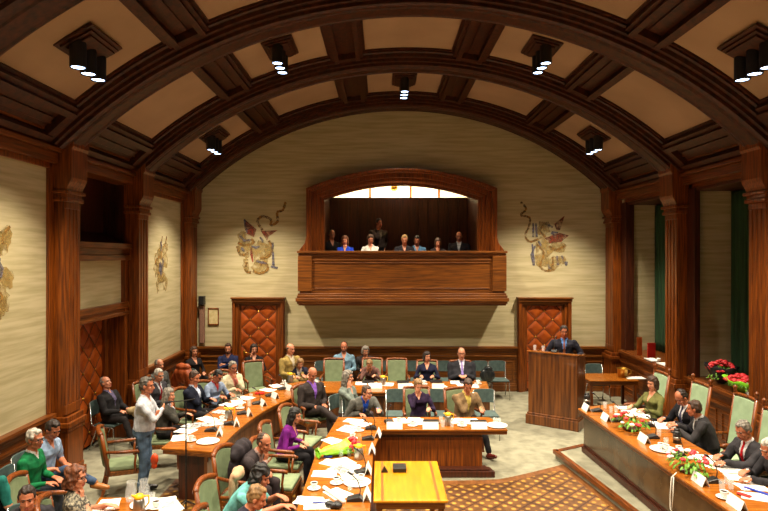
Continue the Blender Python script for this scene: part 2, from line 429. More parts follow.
# dado runs
def dado_y(x, y0, y1, s, gap=None):
    """panelling on a side wall; s=+1 faces +x"""
    m = mb(woody)
    def bx(d, z0, z1, a=y0, b=y1): m.box(min(x, x+s*d), max(x, x+s*d), a, b, z0, z1)
    bx(0.03, 0, 1.1); bx(0.06, 0, 0.16); bx(0.045, 0.16, 0.2)
    bx(0.11, 1.10, 1.16); bx(0.08, 1.05, 1.10); bx(0.05, 1.0, 1.05); bx(0.07, 0.88, 0.93); bx(0.05, 0.84, 0.88)
    n = max(1, round((y1-y0)/0.9)); w = (y1-y0)/n
    for i in range(n):
        a = y0+i*w+0.08; b = y0+(i+1)*w-0.08
        for (p, q, r, t) in ((a, b, 0.28, 0.31), (a, b, 0.75, 0.78), (a, a+.03, .28, .78), (b-.03, b, .28, .78)): bx(0.05, r, t, p, q)
    trim(m, bevel=0.006)
def dado_x(x0, x1, y=YB):
    m = mb(woodh)
    def bx(d, z0, z1, a=x0, b=x1): m.box(a, b, y-d, y, z0, z1)
    bx(0.03, 0, 1.1); bx(0.06, 0, 0.16); bx(0.045, 0.16, 0.2)
    bx(0.11, 1.10, 1.16); bx(0.08, 1.05, 1.10); bx(0.05, 1.0, 1.05); bx(0.07, 0.88, 0.93); bx(0.05, 0.84, 0.88)
    n = max(1, round((x1-x0)/1.1)); w = (x1-x0)/n
    for i in range(n):
        a = x0+i*w+0.1; b = x0+(i+1)*w-0.1
        for (p, q, r, t) in ((a, b, 0.28, 0.31), (a, b, 0.75, 0.78), (a, a+.03, .28, .78), (b-.03, b, .28, .78)): bx(0.05, r, t, p, q)
    trim(m, bevel=0.006)
dado_y(XL, -2.9, 2.9, 1); dado_y(XL, 3.45, 5.7, 1); dado_y(XL, 6.35, 8.75, 1); dado_y(XL, 11.98, 14.57, 1)
dado_y(XR, -2.9, 2.9, -1); dado_y(XR, 3.45, 5.7, -1); dado_y(XR, 6.35, 8.75, -1); dado_y(XR, 9.27, 11.4, -1); dado_y(XR, 11.98, 14.57, -1)
D1 = ((233-CX)*YB/F, (285-CX)*YB/F); D2 = ((517-CX)*YB/F, (570.5-CX)*YB/F)
dado_x(XL, D1[0]); dado_x(D1[1], D2[0]); dado_x(D2[1], XR)
# vertical wood strips framing the wall panels
fr = mb(wood)
for y0, y1 in ((3.5, 5.7), (6.35, 8.74), (12.0, 14.55)):
    for a, b in ((y0-0.05, y0+0.08), (y1-0.08, y1+0.05)): fr.box(XL, XL+0.05, a, b, 1.16, 4.88)
    fr.box(XL, XL+0.05, y0, y1, 4.78, 4.88)
trim(fr, bevel=0.01)
# portal round the left recess: cornice over the small panel, jambs
po = mb(woody)
po.box(XL-0.2, XL+0.06, 9.12, 11.62, 3.40, 3.50); po.box(XL-0.2, XL+0.03, 9.12, 11.62, 3.50, 3.62); po.box(XL-0.2, XL+0.09, 9.12, 11.62, 3.62, 3.72)
po.box(XL-0.2, XL+0.03, 9.3, 11.62, 2.48, 2.60); po.box(XL-0.2, XL+0.05, 9.3, 11.62, 2.36, 2.42); po.box(XL-0.2, XL, 9.3, 11.62, 2.40, 2.50)
po.use(wood)
po.box(XL-0.2, XL+0.02, 9.12, 9.62, 0, 4.9); po.box(XL-0.8, XL+0.02, 11.30, 11.45, 0, 3.45); po.box(XL-0.2, XL+0.02, 11.53, 11.62, 0, 4.9); po.box(XL-0.2, XL+0.02, 11.4, 11.53, 0, 3.5)
po.box(XL-0.55, XL-0.3, 11.17, 11.3, 0, 2.36)
trim(po, bevel=0.008)

# ---- padded doors: quilted leather with studs at the crossings
def quilt(x0, x1, z0, z1, put, px, pz, phase=0.0):
    """height field of stuffed diamonds; put(u, depth, z) gives a point"""
    m = mb(leather)
    nu = max(8, int((x1-x0)/0.022)); nv = int((z1-z0)/0.022)
    def hgt(x, z):
        a = (x-x0)/px+(z-z0)/pz+phase; b = (x-x0)/px-(z-z0)/pz+phase
        da = abs(a-round(a)); db = abs(b-round(b))
        return 0.042*min(1, (min(da, db)*3.6))**0.5
    vs = [put(x0+(x1-x0)*i/nu, hgt(x0+(x1-x0)*i/nu, z0+(z1-z0)*j/nv), z0+(z1-z0)*j/nv) for j in range(nv+1) for i in range(nu+1)]
    fs = []; ms = []
    for j in range(nv):
        for i in range(nu):
            fs.append((j*(nu+1)+i, j*(nu+1)+i+1, (j+1)*(nu+1)+i+1, (j+1)*(nu+1)+i))
    m.add(vs, fs)
    m.use(seam)
    # cord lines in the creases
    for k in range(-14, 15):
        for sgn in (1, -1):
            pts = []
            for t in range(0, 61):
                z = z0+(z1-z0)*t/60; x = x0+px*(k-phase-sgn*(z-z0)/pz)
                if x0 < x < x1: pts.append(put(x, 0.006, z))
            if len(pts) > 2: m.tube(pts, 0.014, 5)
    m.use(brass)
    for k in range(-6, 7):
        for l in range(-14, 15):
            # crossings a=k, b=l
            x = x0+px*((k+l)/2.0-phase); z = z0+pz*(k-l)/2.0
            if x0+.02 < x < x1-.02 and z0+.02 < z < z1-.02: m.ell(put(x, 0.02, z), (0.022, 0.022, 0.022), nu=8, nv=5)
    return m
for n, (d0, d1) in enumerate((D1, D2), 1):
    c = (d0+d1)/2; hw = (d1-d0)/2
    sl = quilt(c-0.44, c+0.44, 0.08, 2.20, lambda x, d, z: (x, YB-0.02-d, z), 0.44, 0.44, 0.5)
    do = struct(sl.build('door_%d' % n, smooth=True))
    m = mb(wood); T = 2.39
    for (w0, w1, d) in ((0.44, 0.50, .05), (0.50, 0.58, .09), (0.58, hw-0.02, .14), (hw-0.03, hw, .10)):
        for s in (-1, 1):
            a, b = c+s*w0, c+s*w1; m.box(min(a, b), max(a, b), YB-d, YB+.01, 0, T-(hw-w1))
    m.use(woodh)
    for (z0, z1, w, d) in ((2.20, 2.26, .5, .05), (2.24, 2.33, .58, .12), (2.31, 2.38, hw, .17), (2.38, 2.42, hw+.02, .2)): m.box(c-w, c+w, YB-d, YB+.01, z0, z1)
    m.use(wooddk); m.box(c-.45, c+.45, YB-.04, YB+.01, 0, .08)
    m.build('door_frame', do, bevel=0.006)
    h = mb(brass); s = -1 if n == 1 else 1
    hx = c+s*0.36
    h.tube([(hx, YB-.06, 1.0), (hx, YB-.12, 1.0), (hx-s*.12, YB-.12, 1.0)], 0.012); h.ell((hx, YB-.07, 1.0), (.035, .015, .07)); h.build('door_handle', do, smooth=True)
sl = quilt(9.62, 11.2, 0.06, 2.36, lambda y, d, z: (XL-0.40+d, y, z), 0.44, 0.44, 0.0)
do = struct(sl.build('door_3', smooth=True))
m = mb(wooddk); m.box(XL-0.5, XL-0.42, 9.5, 11.3, 0, 2.4); m.build('door_frame', do)

# ---- baseboards behind the camera side are part of the dado; gallery opening frame
def archpoly(hw_o, zs_o, rise_o, hw_i, zs_i, rise_i, zb, n=24, xc=XC):
    """ring slices between an outer and an inner arch, feet at zb"""
    out = []; inn = []
    for i in range(n+1):
        t = -1+2*i/n
        out.append((xc+hw_o*t, zs_o+rise_o*(1-t*t))); inn.append((xc+hw_i*t, zs_i+rise_i*(1-t*t)))
    return out, inn
def archframe(m, hw_o, zs_o, ro, hw_i, zs_i, ri, zb, y0, y1):
    out, inn = archpoly(hw_o, zs_o, ro, hw_i, zs_i, ri, zb)
    for i in range(len(out)-1):
        m.prism([inn[i], inn[i+1], out[i+1], out[i]], y0, y1, 'y')
    for s in (0, -1):
        a, b = out[s][0], inn[s][0]
        m.prism([(a, zb), (b, zb), inn[s], out[s]], y0, y1, 'y')
gf = empty('gallery_front', (0, 0, 0))
gf['kind'] = 'structure'
m = mb(wood)
archframe(m, 2.36, 5.15, .50, 2.27, 5.10, .48, 3.55, YB-.34, YB)
archframe(m, 2.40, 5.18, .50, 2.34, 5.13, .50, 3.55, YB-.38, YB)
archframe(m, 2.28, 5.11, .48, 2.15, 5.04, .42, 3.55, YB-.22, YB)
archframe(m, 2.17, 5.06, .43, 2.06, 4.98, .36, 3.55, YB-.14, YB+.3)
archframe(m, 2.08, 5.00, .37, 1.98, 4.93, .37, 3.55, YB+.0, YB+.25)
for s in (-1, 1):       # flared feet
    prof = [(XC+s*2.40, 3.95), (XC+s*2.44, 3.8), (XC+s*2.55, 3.66), (XC+s*2.58, 3.6), (XC+s*2.3, 3.6), (XC+s*2.3, 3.95)]
    m.prism(prof, YB-.36, YB, 'y')
m.build('arch_frame', gf, bevel=0.008)
m = mb(woodh)
x0, x1 = -2.04, 3.07; yf = 14.3
m.box(x0+.06, x1-.06, yf+.06, YB, 2.40, 3.56)
for (d, z0, z1) in ((0.0, 3.54, 3.60), (0.03, 3.48, 3.54), (0.045, 3.36, 3.40), (0.0, 2.46, 2.52), (0.02, 2.52, 2.57), (-.03, 2.37, 2.46), (0.0, 2.31, 2.37), (.03, 2.27, 2.31)):
    m.box(x0+d, x1-d, yf+d, YB, z0, z1)
for (a, b) in ((x0+.02, x0+.36), (x1-.36, x1-.02)): m.box(a, b, yf+.02, yf+.1, 2.62, 3.48)
w_ = (x1-x0-.8)/1
for (a, b, c, d) in ((x0+.42, x1-.42, 2.68, 2.70), (x0+.42, x1-.42, 3.30, 3.32)): m.box(a, b, yf+.045, yf+.07, c, d)
m.build('balustrade', gf, bevel=0.01)
m = mb(wooddk)
m.box(-1.9, 2.95, YB, 19.0, 2.55, 2.70); m.build('gallery_floor', gf)
m = mb(wooddk)
m.box(-1.62, -1.52, YB+.25, 17.6, 2.7, 5.9); m.box(2.56, 2.66, YB+.25, 17.6, 2.7, 5.9)
for k in range(14): m.box(-1.52+4.08*k/14+.02, -1.52+4.08*(k+1)/14-.02, 17.46, 17.52, 2.7, 5.14)
m.box(-1.55, 2.6, 17.5, 17.6, 2.7, 5.16); m.box(-1.55, 2.6, 17.44, 17.62, 5.14, 5.2)
m.box(-1.5, 2.55, 15.72, 15.8, 2.7, 3.5); m.box(-1.5, 2.55, 15.66, 15.84, 3.46, 3.52)
m.build('gallery_panelling', gf)
m = mb(mat('gallery white wall', rgb(236, 226, 200), 0.8))
m.box(-2.6, 3.6, 18.9, 19.0, 2.7, 6.3); m.box(-2.6, 3.6, YB+.25, 19, 6.2, 6.3); m.box(-2.6, -2.5, YB+.25, 19, 2.7, 6.3); m.box(3.5, 3.6, YB+.25, 19, 2.7, 6.3)
m.build('gallery_back_wall', gf)
m = mb(woodh)
for x in (-.35, 0.95, 1.85): m.box(x-.03, x+.03, 18.84, 18.92, 2.7, 6.2)
m.build('gallery_mullion', gf)
l = mb(brass); l.ell((.40, 17.9, 5.53), (.11, .11, .10)); l.tube([(.40, 17.9, 5.6), (.40, 17.9, 6.2)], .012)
tag(l.build('pendant_lamp', smooth=True), 'small round pendant lamp above the gallery partition', 'lamp')

# ---- murals, low relief paint on the walls
BD = [0]
def blob(m, cx, cz, rx, rz, put, d=0.004, n=14, rot=0.0, jag=0.25, seed=0):
    rr = random.Random(seed); BD[0] += 1; d = .0012+.0003*(BD[0] % 17)
    pts = []
    for i in range(n):
        a = 2*PI*i/n; k = 1+jag*(rr.random()-.5)*2
        u, v = rx*k*math.cos(a), rz*k*math.sin(a)
        pts.append((cx+u*math.cos(rot)-v*math.sin(rot), cz+u*math.sin(rot)+v*math.cos(rot)))
    f_ = [put(u, 0, v) for u, v in pts]; g_ = [put(u, d, v) for u, v in pts]
    m.add(f_+g_, [tuple(range(n)), tuple(range(2*n-1, n-1, -1))]+[(i, (i+1) % n, n+(i+1) % n, n+i) for i in range(n)])
def ribbon(m, pts, w, put, d=0.006):
    BD[0] += 1; d += .0004*(BD[0] % 13)
    L_ = []
    P = [Vector(p) for p in pts]
    for i, p in enumerate(P):
        t = (P[min(i+1, len(P)-1)]-P[max(i-1, 0)]).normalized(); nrm = Vector((-t.y, t.x))
        ww = w*(0.5+0.6*abs(math.sin(i*1.3+.5)))
        L_.append((p+nrm*ww, p-nrm*ww))
    for (a, b), (c, e) in zip(L_, L_[1:]):
        q = [a, b, e, c]
        m.add([put(x, 0, z) for x, z in q]+[put(x, d, z) for x, z in q], [(0, 1, 2, 3), (7, 6, 5, 4), (0, 1, 5, 4), (1, 2, 6, 5), (2, 3, 7, 6), (3, 0, 4, 7)])
def smoothpts(p, k=6):
    out = []
    for i in range(len(p)-1):
        a = p[max(i-1, 0)]; b = p[i]; c = p[i+1]; d = p[min(i+2, len(p)-1)]
        for j in range(k):
            t = j/k
            out.append(tuple(0.5*((2*b[q])+(-a[q]+c[q])*t+(2*a[q]-5*b[q]+4*c[q]-d[q])*t*t+(-a[q]+3*b[q]-3*c[q]+d[q])*t**3) for q in (0, 1)))
    out.append(tuple(p[-1])); return out
def mural(kind, put, label):
    m = MB(); rr = random.Random(kind)
    if kind == 1:
        S = lambda x, y: ((x-200)/397*70/F*YB, -(y-290)/511*90/F*YB)
        m.use(goldl)
        for (x, y, a, b) in ((110, 300, 45, 60), (205, 330, 60, 70), (200, 410, 60, 45), (100, 240, 30, 35), (250, 310, 30, 50), (120, 400, 20, 40)):
            c = S(x, y); blob(m, c[0], c[1], a*.0042, b*.0042, put, .003, seed=x)
        m.use(gold)
        for pts in ([(215, 200), (185, 150), (215, 122), (262, 140), (262, 172), (300, 150), (298, 100), (330, 85), (345, 40)], [(75, 270), (115, 285), (165, 270), (150, 250)], [(160, 430), (200, 445), (245, 420), (225, 380), (200, 400)], [(70, 290), (90, 340), (135, 330)], [(250, 260), (268, 300), (245, 350), (200, 360)], [(125, 380), (120, 430), (150, 440)]):
            ribbon(m, smoothpts([S(*p) for p in pts]), .035, put)
        m.use(mred)
        m_ = [S(*p) for p in ((110, 135), (180, 195), (165, 240), (125, 220))]; blobp(m, m_, put)
        blobp(m, [S(*p) for p in ((205, 205), (300, 200), (250, 235), (240, 260))], put)
        ribbon(m, [S(150, 300), S(152, 340), S(160, 380)], .03, put, .008)
        m.use(mblue)
        for pts in ([(112, 140), (120, 190), (128, 215)], [(85, 230), (110, 260), (150, 255)], [(150, 290), (175, 300), (200, 290)], [(180, 375), (215, 385), (240, 388)], [(262, 405), (300, 415)], [(200, 240), (220, 265)], [(272, 270), (276, 400)], [(95, 300), (110, 320)]):
            ribbon(m, [S(*p) for p in pts], .028, put, .009)
    elif kind == 2:
        S = lambda x, y: ((x-220)/397*70/F*YB, -(y-290)/511*90/F*YB)
        m.use(goldl)
        for (x, y, a, b) in ((185, 320, 55, 90), (235, 380, 60, 50), (270, 290, 50, 40), (190, 190, 40, 45), (290, 370, 30, 30)):
            c = S(x, y); blob(m, c[0], c[1], a*.0042, b*.0042, put, .003, seed=x)
        m.use(gold)
        for pts in ([(60, 40), (90, 80), (60, 115), (110, 130), (105, 180), (85, 230), (110, 265), (160, 250)], [(150, 280), (190, 330), (170, 400), (200, 430), (250, 425)], [(220, 290), (260, 310), (310, 290)], [(200, 160), (170, 200), (200, 240)], [(240, 350), (240, 400), (215, 425)]):
            ribbon(m, smoothpts([S(*p) for p in pts]), .03, put)
        m.use(mred)
        blobp(m, [S(*p) for p in ((250, 165), (308, 118), (282, 200), (262, 200))], put)
        blobp(m, [S(*p) for p in ((195, 245), (280, 215), (332, 230), (290, 265), (225, 275))], put)
        m.use(mblue)
        for pts in ([(145, 160), (150, 240)], [(130, 160), (130, 240)], [(215, 170), (240, 185)], [(235, 210), (270, 215), (255, 230), (232, 215)], [(125, 280), (135, 400)], [(140, 290), (120, 340), (130, 400)], [(265, 345), (270, 400)], [(290, 345), (320, 400)], [(300, 380), (325, 385)], [(160, 262), (175, 290)], [(215, 395), (225, 420)]):
            ribbon(m, [S(*p) for p in pts], .026, put, .009)
    else:
        m.use(goldl)
        for k in range(16): blob(m, rr.uniform(-.28, .28), rr.uniform(-.55, .5), rr.uniform(.07, .16), rr.uniform(.1, .2), put, .003, seed=k)
        m.use(gold)
        for k in range(6):
            x, z = rr.uniform(-.2, .2), rr.uniform(-.5, .4)
            ribbon(m, smoothpts([(x, z), (x+rr.uniform(-.2, .2), z+.12), (x+rr.uniform(-.15, .15), z+.25)]), .022, put)
        m.use(mblue)
        for k in range(7):
            x, z = rr.uniform(-.12, .12), rr.uniform(-.3, .3)
            ribbon(m, [(x, z), (x+.03, z+.12), (x-.02, z+.2)], .03, put, .009)
    tag(m.build('wall_painting'), label, 'painting')
def blobp(m, q, put, d=.006):
    BD[0] += 1; d += .0004*(BD[0] % 7)
    n = len(q); m.add([put(x, 0, z) for x, z in q]+[put(x, d, z) for x, z in q], [tuple(range(n)), tuple(range(2*n-1, n-1, -1))]+[(i, (i+1) % n, n+(i+1) % n, n+i) for i in range(n)])
c = ((260-CX)*YB/F, H-(246-CY)*YB/F); mural(1, lambda x, d, z, c=c: (c[0]+x, YB-.001-d, c[1]+z), 'faded gold and red heraldic painting left of the gallery')
c = ((549-CX)*YB/F, H-(246-CY)*YB/F); mural(2, lambda x, d, z, c=c: (c[0]+x, YB-.001-d, c[1]+z), 'faded gold, red and blue heraldic painting right of the gallery')
mural(3, lambda x, d, z: (XL+.001+d, 7.52+x, 3.28+z*.95), 'gold and blue painted emblem on the nearest left wall panel')
mural(4, lambda x, d, z: (XL+.001+d, 13.2+x*1.1, 3.32+z*1.0), 'pale gold painted emblem on the wall panel beyond the left door recess')

# framed print, column speaker on the end wall
fx = (213.5-CX)*YB/F; fz = H-(316.5-CY)*YB/F
fp = empty('picture_frame', (fx, YB, fz)); tag(fp, 'small framed parchment print on the end wall left of the padded door', 'picture')
m = mb(wood)
for (a, b, c_, d) in ((-.14, .14, .19, .22), (-.14, .14, -.22, -.19), (-.14, -.115, -.22, .22), (.115, .14, -.22, .22)): m.box(a, b, -.03, -.001, c_, d)
m.build('frame', fp, bevel=.004)
m = mb(parchment); m.box(-.12, .12, -.015, -.001, -.2, .2); m.build('print', fp)
sx = (198-CX)*14.95/F+.0
sp = empty('column_speaker', (sx+.06, YB-.02, 1.25)); tag(sp, 'slim pinkish column speaker with black top beside the corner pilaster', 'speaker')
m = mb(mat('pinkish grille', rgb(150, 112, 92), .6, rgb(120, 86, 70), (1, 1, 1), 60, 2)); m.box(-.06, .06, -.1, 0, 0, .95); m.build('grille', sp, bevel=.01)
m = mb(blackp); m.box(-.07, .07, -.16, 0, .98, 1.2); m.tube([(0, -.05, .94), (0, -.05, 1.0)], .02); m.build('head_unit', sp, bevel=.01)

# ---- ceiling fixtures
def make_fixture():
    r = empty('ceiling_spotlight')
    m = mb(woodc)
    for k, (w, l, z0, z1) in enumerate(((.27, .42, -.04, .0), (.22, .37, -.07, -.04), (.17, .32, -.10, -.07))): m.box(-w, w, -l, l, z0, z1)
    m.build('base_plate', r, bevel=.008)
    for y in (-.26, 0, .26):
        m = mb(blackm); m.lathe([(.0, -.05), (.092, -.05), (.098, -.09), (.098, -.36), (.093, -.38), (.085, -.37), (.08, -.35), (0, -.35)], (0, y, 0), 20)
        c = m.build('can', r)
        g = mb(lampglow); g.lathe([(0, -.368), (.078, -.368), (.078, -.36), (0, -.36)], (0, y, 0), 18); g.build('lamp_lens', c)
    return r
fx0 = make_fixture(); first = True
fix = []
names = {(7.55, -1): 'nearest the camera on the left', (7.55, 0): 'at the crown nearest the camera', (7.55, 1): 'nearest the camera on the right',
         (10.27, -1): 'left of the crown in the middle bay', (10.27, 1): 'right of the crown in the middle bay',
         (13.25, -1): 'low on the left by the end wall', (13.25, 0): 'at the crown by the end wall', (13.25, 1): 'low on the right by the end wall'}
for yy, angs in ((1.8, (-.582, 0, .582)), (4.6, (-.298, .298)), (7.55, (-.582, 0, .582)), (10.27, (-.298, .298)), (13.25, (-.582, 0, .582))):
    for a in angs:
        o = fx0 if first else copy_tree(fx0); first = False
        rr_ = R+.295
        x, z = XC+rr_*math.sin(a), ZC+rr_*math.cos(a)
        o.location = (x, yy, z); o.children[0].rotation_euler = (0, a*0.85, 0)
        s = (a > 0)-(a < 0)
        lab = names.get((yy, s))
        tag(o, 'black triple spotlight on a wooden plate '+(lab or 'in the nearer bays'), 'ceiling light', 'ceiling spotlights')
        fix.append((x, yy, z, a))
LK = 1.0
for (x, y, z, a) in fix:
    l = bpy.data.lights.new('spot', 'SPOT'); l.energy = 1320*LK; l.color = (1.0, .86, .66); l.spot_size = math.radians(128); l.spot_blend = 1.0
    l.shadow_soft_size = .12; l.spot_size = math.radians(106); l.spot_blend = .75
    o = bpy.data.objects.new('spot_lamp', l); COL.objects.link(o); o.location = (x, y, z-.43)
    o.rotation_euler = (0, a*.35, 0)
# gallery light behind the partition
l = bpy.data.lights.new('gallery', 'AREA'); l.energy = 260; l.size = 3.4; l.shape = 'RECTANGLE'; l.size_y = .5; l.color = (1, .86, .62)
o = bpy.data.objects.new('gallery_lamp', l); COL.objects.link(o); o.location = (.5, 18.0, 4.6); o.rotation_euler = (math.radians(120), 0, 0)
l = bpy.data.lights.new('gallery front', 'POINT'); l.energy = 10; l.color = (1, .7, .5); l.shadow_soft_size = .15
o = bpy.data.objects.new('gallery_downlight', l); COL.objects.link(o); o.location = (.5, 16.6, 5.6)

w = bpy.data.worlds.new('world'); SC.world = w; w.use_nodes = True
w.node_tree.nodes['Background'].inputs[0].default_value = (1, .8, .6, 1); w.node_tree.nodes['Background'].inputs[1].default_value = .05

cam = bpy.data.cameras.new('camera'); cam.lens = 36*F/768; cam.sensor_width = 36
cam.shift_x = (384-CX)/768; cam.shift_y = (CY-255.5)/768*1.0
co = bpy.data.objects.new('camera', cam); COL.objects.link(co); co.location = (0, 0, H); co.rotation_euler = (PI/2, 0, 0)
cam.clip_start = .05
SC.camera = co
SC.view_settings.view_transform = 'Standard'; SC.view_settings.look = 'None'; SC.view_settings.gamma = 1; SC.view_settings.use_curve_mapping = False
SC.view_settings.exposure = 0.0
# ------------------------------------------------------------------ people
skin_pale = mat('skin pale', rgb(206, 140, 108), 0.5, rgb(196, 128, 96), (1, 1, 1), 20, 3)
skin_mid = mat('skin ruddy', rgb(190, 118, 84), 0.5, rgb(176, 104, 72), (1, 1, 1), 20, 3)
skin_dark = mat('skin brown', rgb(120, 72, 48), 0.5, rgb(104, 60, 40), (1, 1, 1), 20, 3)
lipm = mat('lips', rgb(164, 84, 72), 0.5)
eyem = mat('eye dark', rgb(40, 30, 26), 0.3)
SKINS = dict(pale=skin_pale, mid=skin_mid, dark=skin_dark)
CL = {}
def cloth(name, r, g, b, k=0.8, ns=14):
    if name not in CL:
        CL[name] = mat(name, rgb(r, g, b), 0.85, rgb(r*k, g*k, b*k), (1, 1, 1), ns, 4, 0.12, spec=0.2)
    return CL[name]
def hairm(name, r, g, b):
    if name not in CL:
        CL[name] = mat(name, rgb(r, g, b), 0.6, rgb(r*.6, g*.6, b*.6), (1, 1, .25), 45, 4, 0.5)
    return CL[name]
HC = dict(white=(206, 200, 186), grey=(140, 132, 120), dgrey=(92, 84, 74), brown=(74, 46, 26), dbrown=(44, 28, 18), black=(20, 16, 15),
          blond=(176, 140, 84), fair=(150, 112, 66), red=(122, 66, 32))
shoem = mat('black shoe leather', rgb(24, 20, 18), 0.3)
shoebr = mat('brown shoe leather', rgb(168, 104, 48), 0.4)
shoered = mat('oxblood shoe leather', rgb(104, 34, 26), 0.25)

def V(*a): return Vector(a)
def evaluated(o):
    dg = bpy.context.evaluated_depsgraph_get()
    me = bpy.data.meshes.new_from_object(o.evaluated_get(dg))
    return me
def voxel(m, size, smooth, name):
    me = bpy.data.meshes.new(name); me.from_pydata(m.v, [], m.f)
    o = bpy.data.objects.new('tmp', me); COL.objects.link(o)
    r = o.modifiers.new('r', 'REMESH'); r.mode = 'VOXEL'; r.voxel_size = size; r.use_smooth_shade = True
    if smooth:
        s = o.modifiers.new('s', 'SMOOTH'); s.iterations = smooth; s.factor = .5
    bpy.context.view_layer.update()
    out = evaluated(o); bpy.data.objects.remove(o); bpy.data.meshes.remove(me)
    out.name = name
    return out
def sd_cone(P, a, b, ra, rb):
    a = np.array(a); b = np.array(b); d = b-a; L2 = max((d*d).sum(), 1e-9)
    t = np.clip(((P-a) @ d)/L2, 0, 1)
    return np.linalg.norm(P-(a+t[:, None]*d), axis=1)-(ra+(rb-ra)*t)
def sd_ell(P, c, r, R):
    q = (P-np.array(c)) @ np.array(R)/np.array(r)
    return (np.linalg.norm(q, axis=1)-1)*min(r)

class Body:
    def __init__(s): s.m = MB(); s.pr = []
    def cone(s, a, b, ra, rb, t, n=12):
        a = Vector(a); b = Vector(b); d = (b-a); L = d.length; d = d.normalized() if L > 1e-6 else V(0, 0, 1)
        path = []; rs = []
        for k in (-1, -.8, -.45): path.append(a+d*ra*k); rs.append(ra*math.sqrt(max(0.02, 1-k*k)))
        path.append(a); rs.append(ra); path.append(b); rs.append(rb)
        for k in (.45, .8, 1): path.append(b+d*rb*k); rs.append(rb*math.sqrt(max(0.02, 1-k*k)))
        s.m.tube(path, rs, n); s.pr.append((t, lambda P, a=tuple(a), b=tuple(b): sd_cone(P, a, b, ra, rb)))
    def ell(s, c, r, t, R=None):
        R = R or Matrix.Identity(3); s.m.ell(c, r, R, 16, 11)
        Rn = [list(x) for x in R]
        s.pr.append((t, lambda P, c=tuple(c): sd_ell(P, c, r, Rn)))
    def loft(s, rings, t, n=22):
        vs = []; fs = []
        for (c, ax, fw, a, b) in rings:
            for k in range(n):
                th = 2*PI*k/n; cs, sn = math.cos(th), math.sin(th)
                e = 0.85
                u = math.copysign(abs(cs)**e, cs); v = math.copysign(abs(sn)**e, sn)
                vs.append(tuple(c+ax*a*u+fw*b*v))
        for i in range(len(rings)-1):
            for k in range(n): fs.append((i*n+k, i*n+(k+1) % n, (i+1)*n+(k+1) % n, (i+1)*n+k))
        fs.append(tuple(range(n-1, -1, -1))); fs.append(tuple((len(rings)-1)*n+k for k in range(n)))
        s.m.add(vs, fs)
        for (c0, a0, f0, p0, q0), (c1, a1, f1, p1, q1) in zip(rings, rings[1:]):
            def sd(P, c0=np.array(c0), c1=np.array(c1), ax=np.array(a0), fw=np.array(f0), p0=p0, q0=q0, p1=p1, q1=q1):
                d = c1-c0; t_ = np.clip(((P-c0) @ d)/max((d*d).sum(), 1e-9), 0, 1)
                q = P-(c0+t_[:, None]*d); A_ = p0+(p1-p0)*t_; B_ = q0+(q1-q0)*t_
                dn = d/np.linalg.norm(d); out = np.abs(q @ dn)
                return (np.sqrt((q @ ax/A_)**2+(q @ fw/B_)**2)-1)*np.minimum(A_, B_)+out
            s.pr.append((t, sd))

def ik(S, T, l1, l2, pole):
    d = T-S; L = d.length
    if L > (l1+l2)*.995: T = S+d*((l1+l2)*.995/L); d = T-S; L = d.length
    L = max(L, abs(l1-l2)+.02)
    dn = d.normalized(); x = (l1*l1-l2*l2+L*L)/(2*L); h = math.sqrt(max(l1*l1-x*x, 0))
    p = pole-dn*pole.dot(dn); p = p.normalized() if p.length > 1e-6 else V(0, 0, -1)
    return S+dn*x+p*h, T

def hand(B, w, d, nrm, side, sc, curl=.5, tip='skin'):
    """palm, four unequal bent fingers, a thumb from the side of the palm"""
    d = d.normalized(); lat = d.cross(nrm).normalized(); nrm = lat.cross(d).normalized()
    for o in (-.028, -.009, .010, .028):
        B.cone(w+lat*o*.6*sc, w+(d*.082+lat*o)*sc, .0155*sc, .0125*sc, tip, 8)
    for o, L in ((-.032, .052), (-.011, .068), (.011, .072), (.032, .062)):
        o *= side
        a = w+(d*.085+lat*o)*sc
        d1 = (d*math.cos(curl*.7)+nrm*math.sin(curl*.7)); b = a+d1*L*.5*sc
        d2 = (d*math.cos(curl*1.7)+nrm*math.sin(curl*1.7)); c = b+d2*L*.55*sc
        B.cone(a, b, .0105*sc, .0095*sc, tip, 8); B.cone(b, c, .0095*sc, .008*sc, tip, 8)
    a = w+(d*.022+lat*side*.026)*sc; b = a+(d*.035+lat*side*.030+nrm*.012)*sc; c = b+(d*.032+lat*side*.006+nrm*.012)*sc
    B.cone(a, b, .0145*sc, .0115*sc, tip, 8); B.cone(b, c, .0115*sc, .0095*sc, tip, 8)

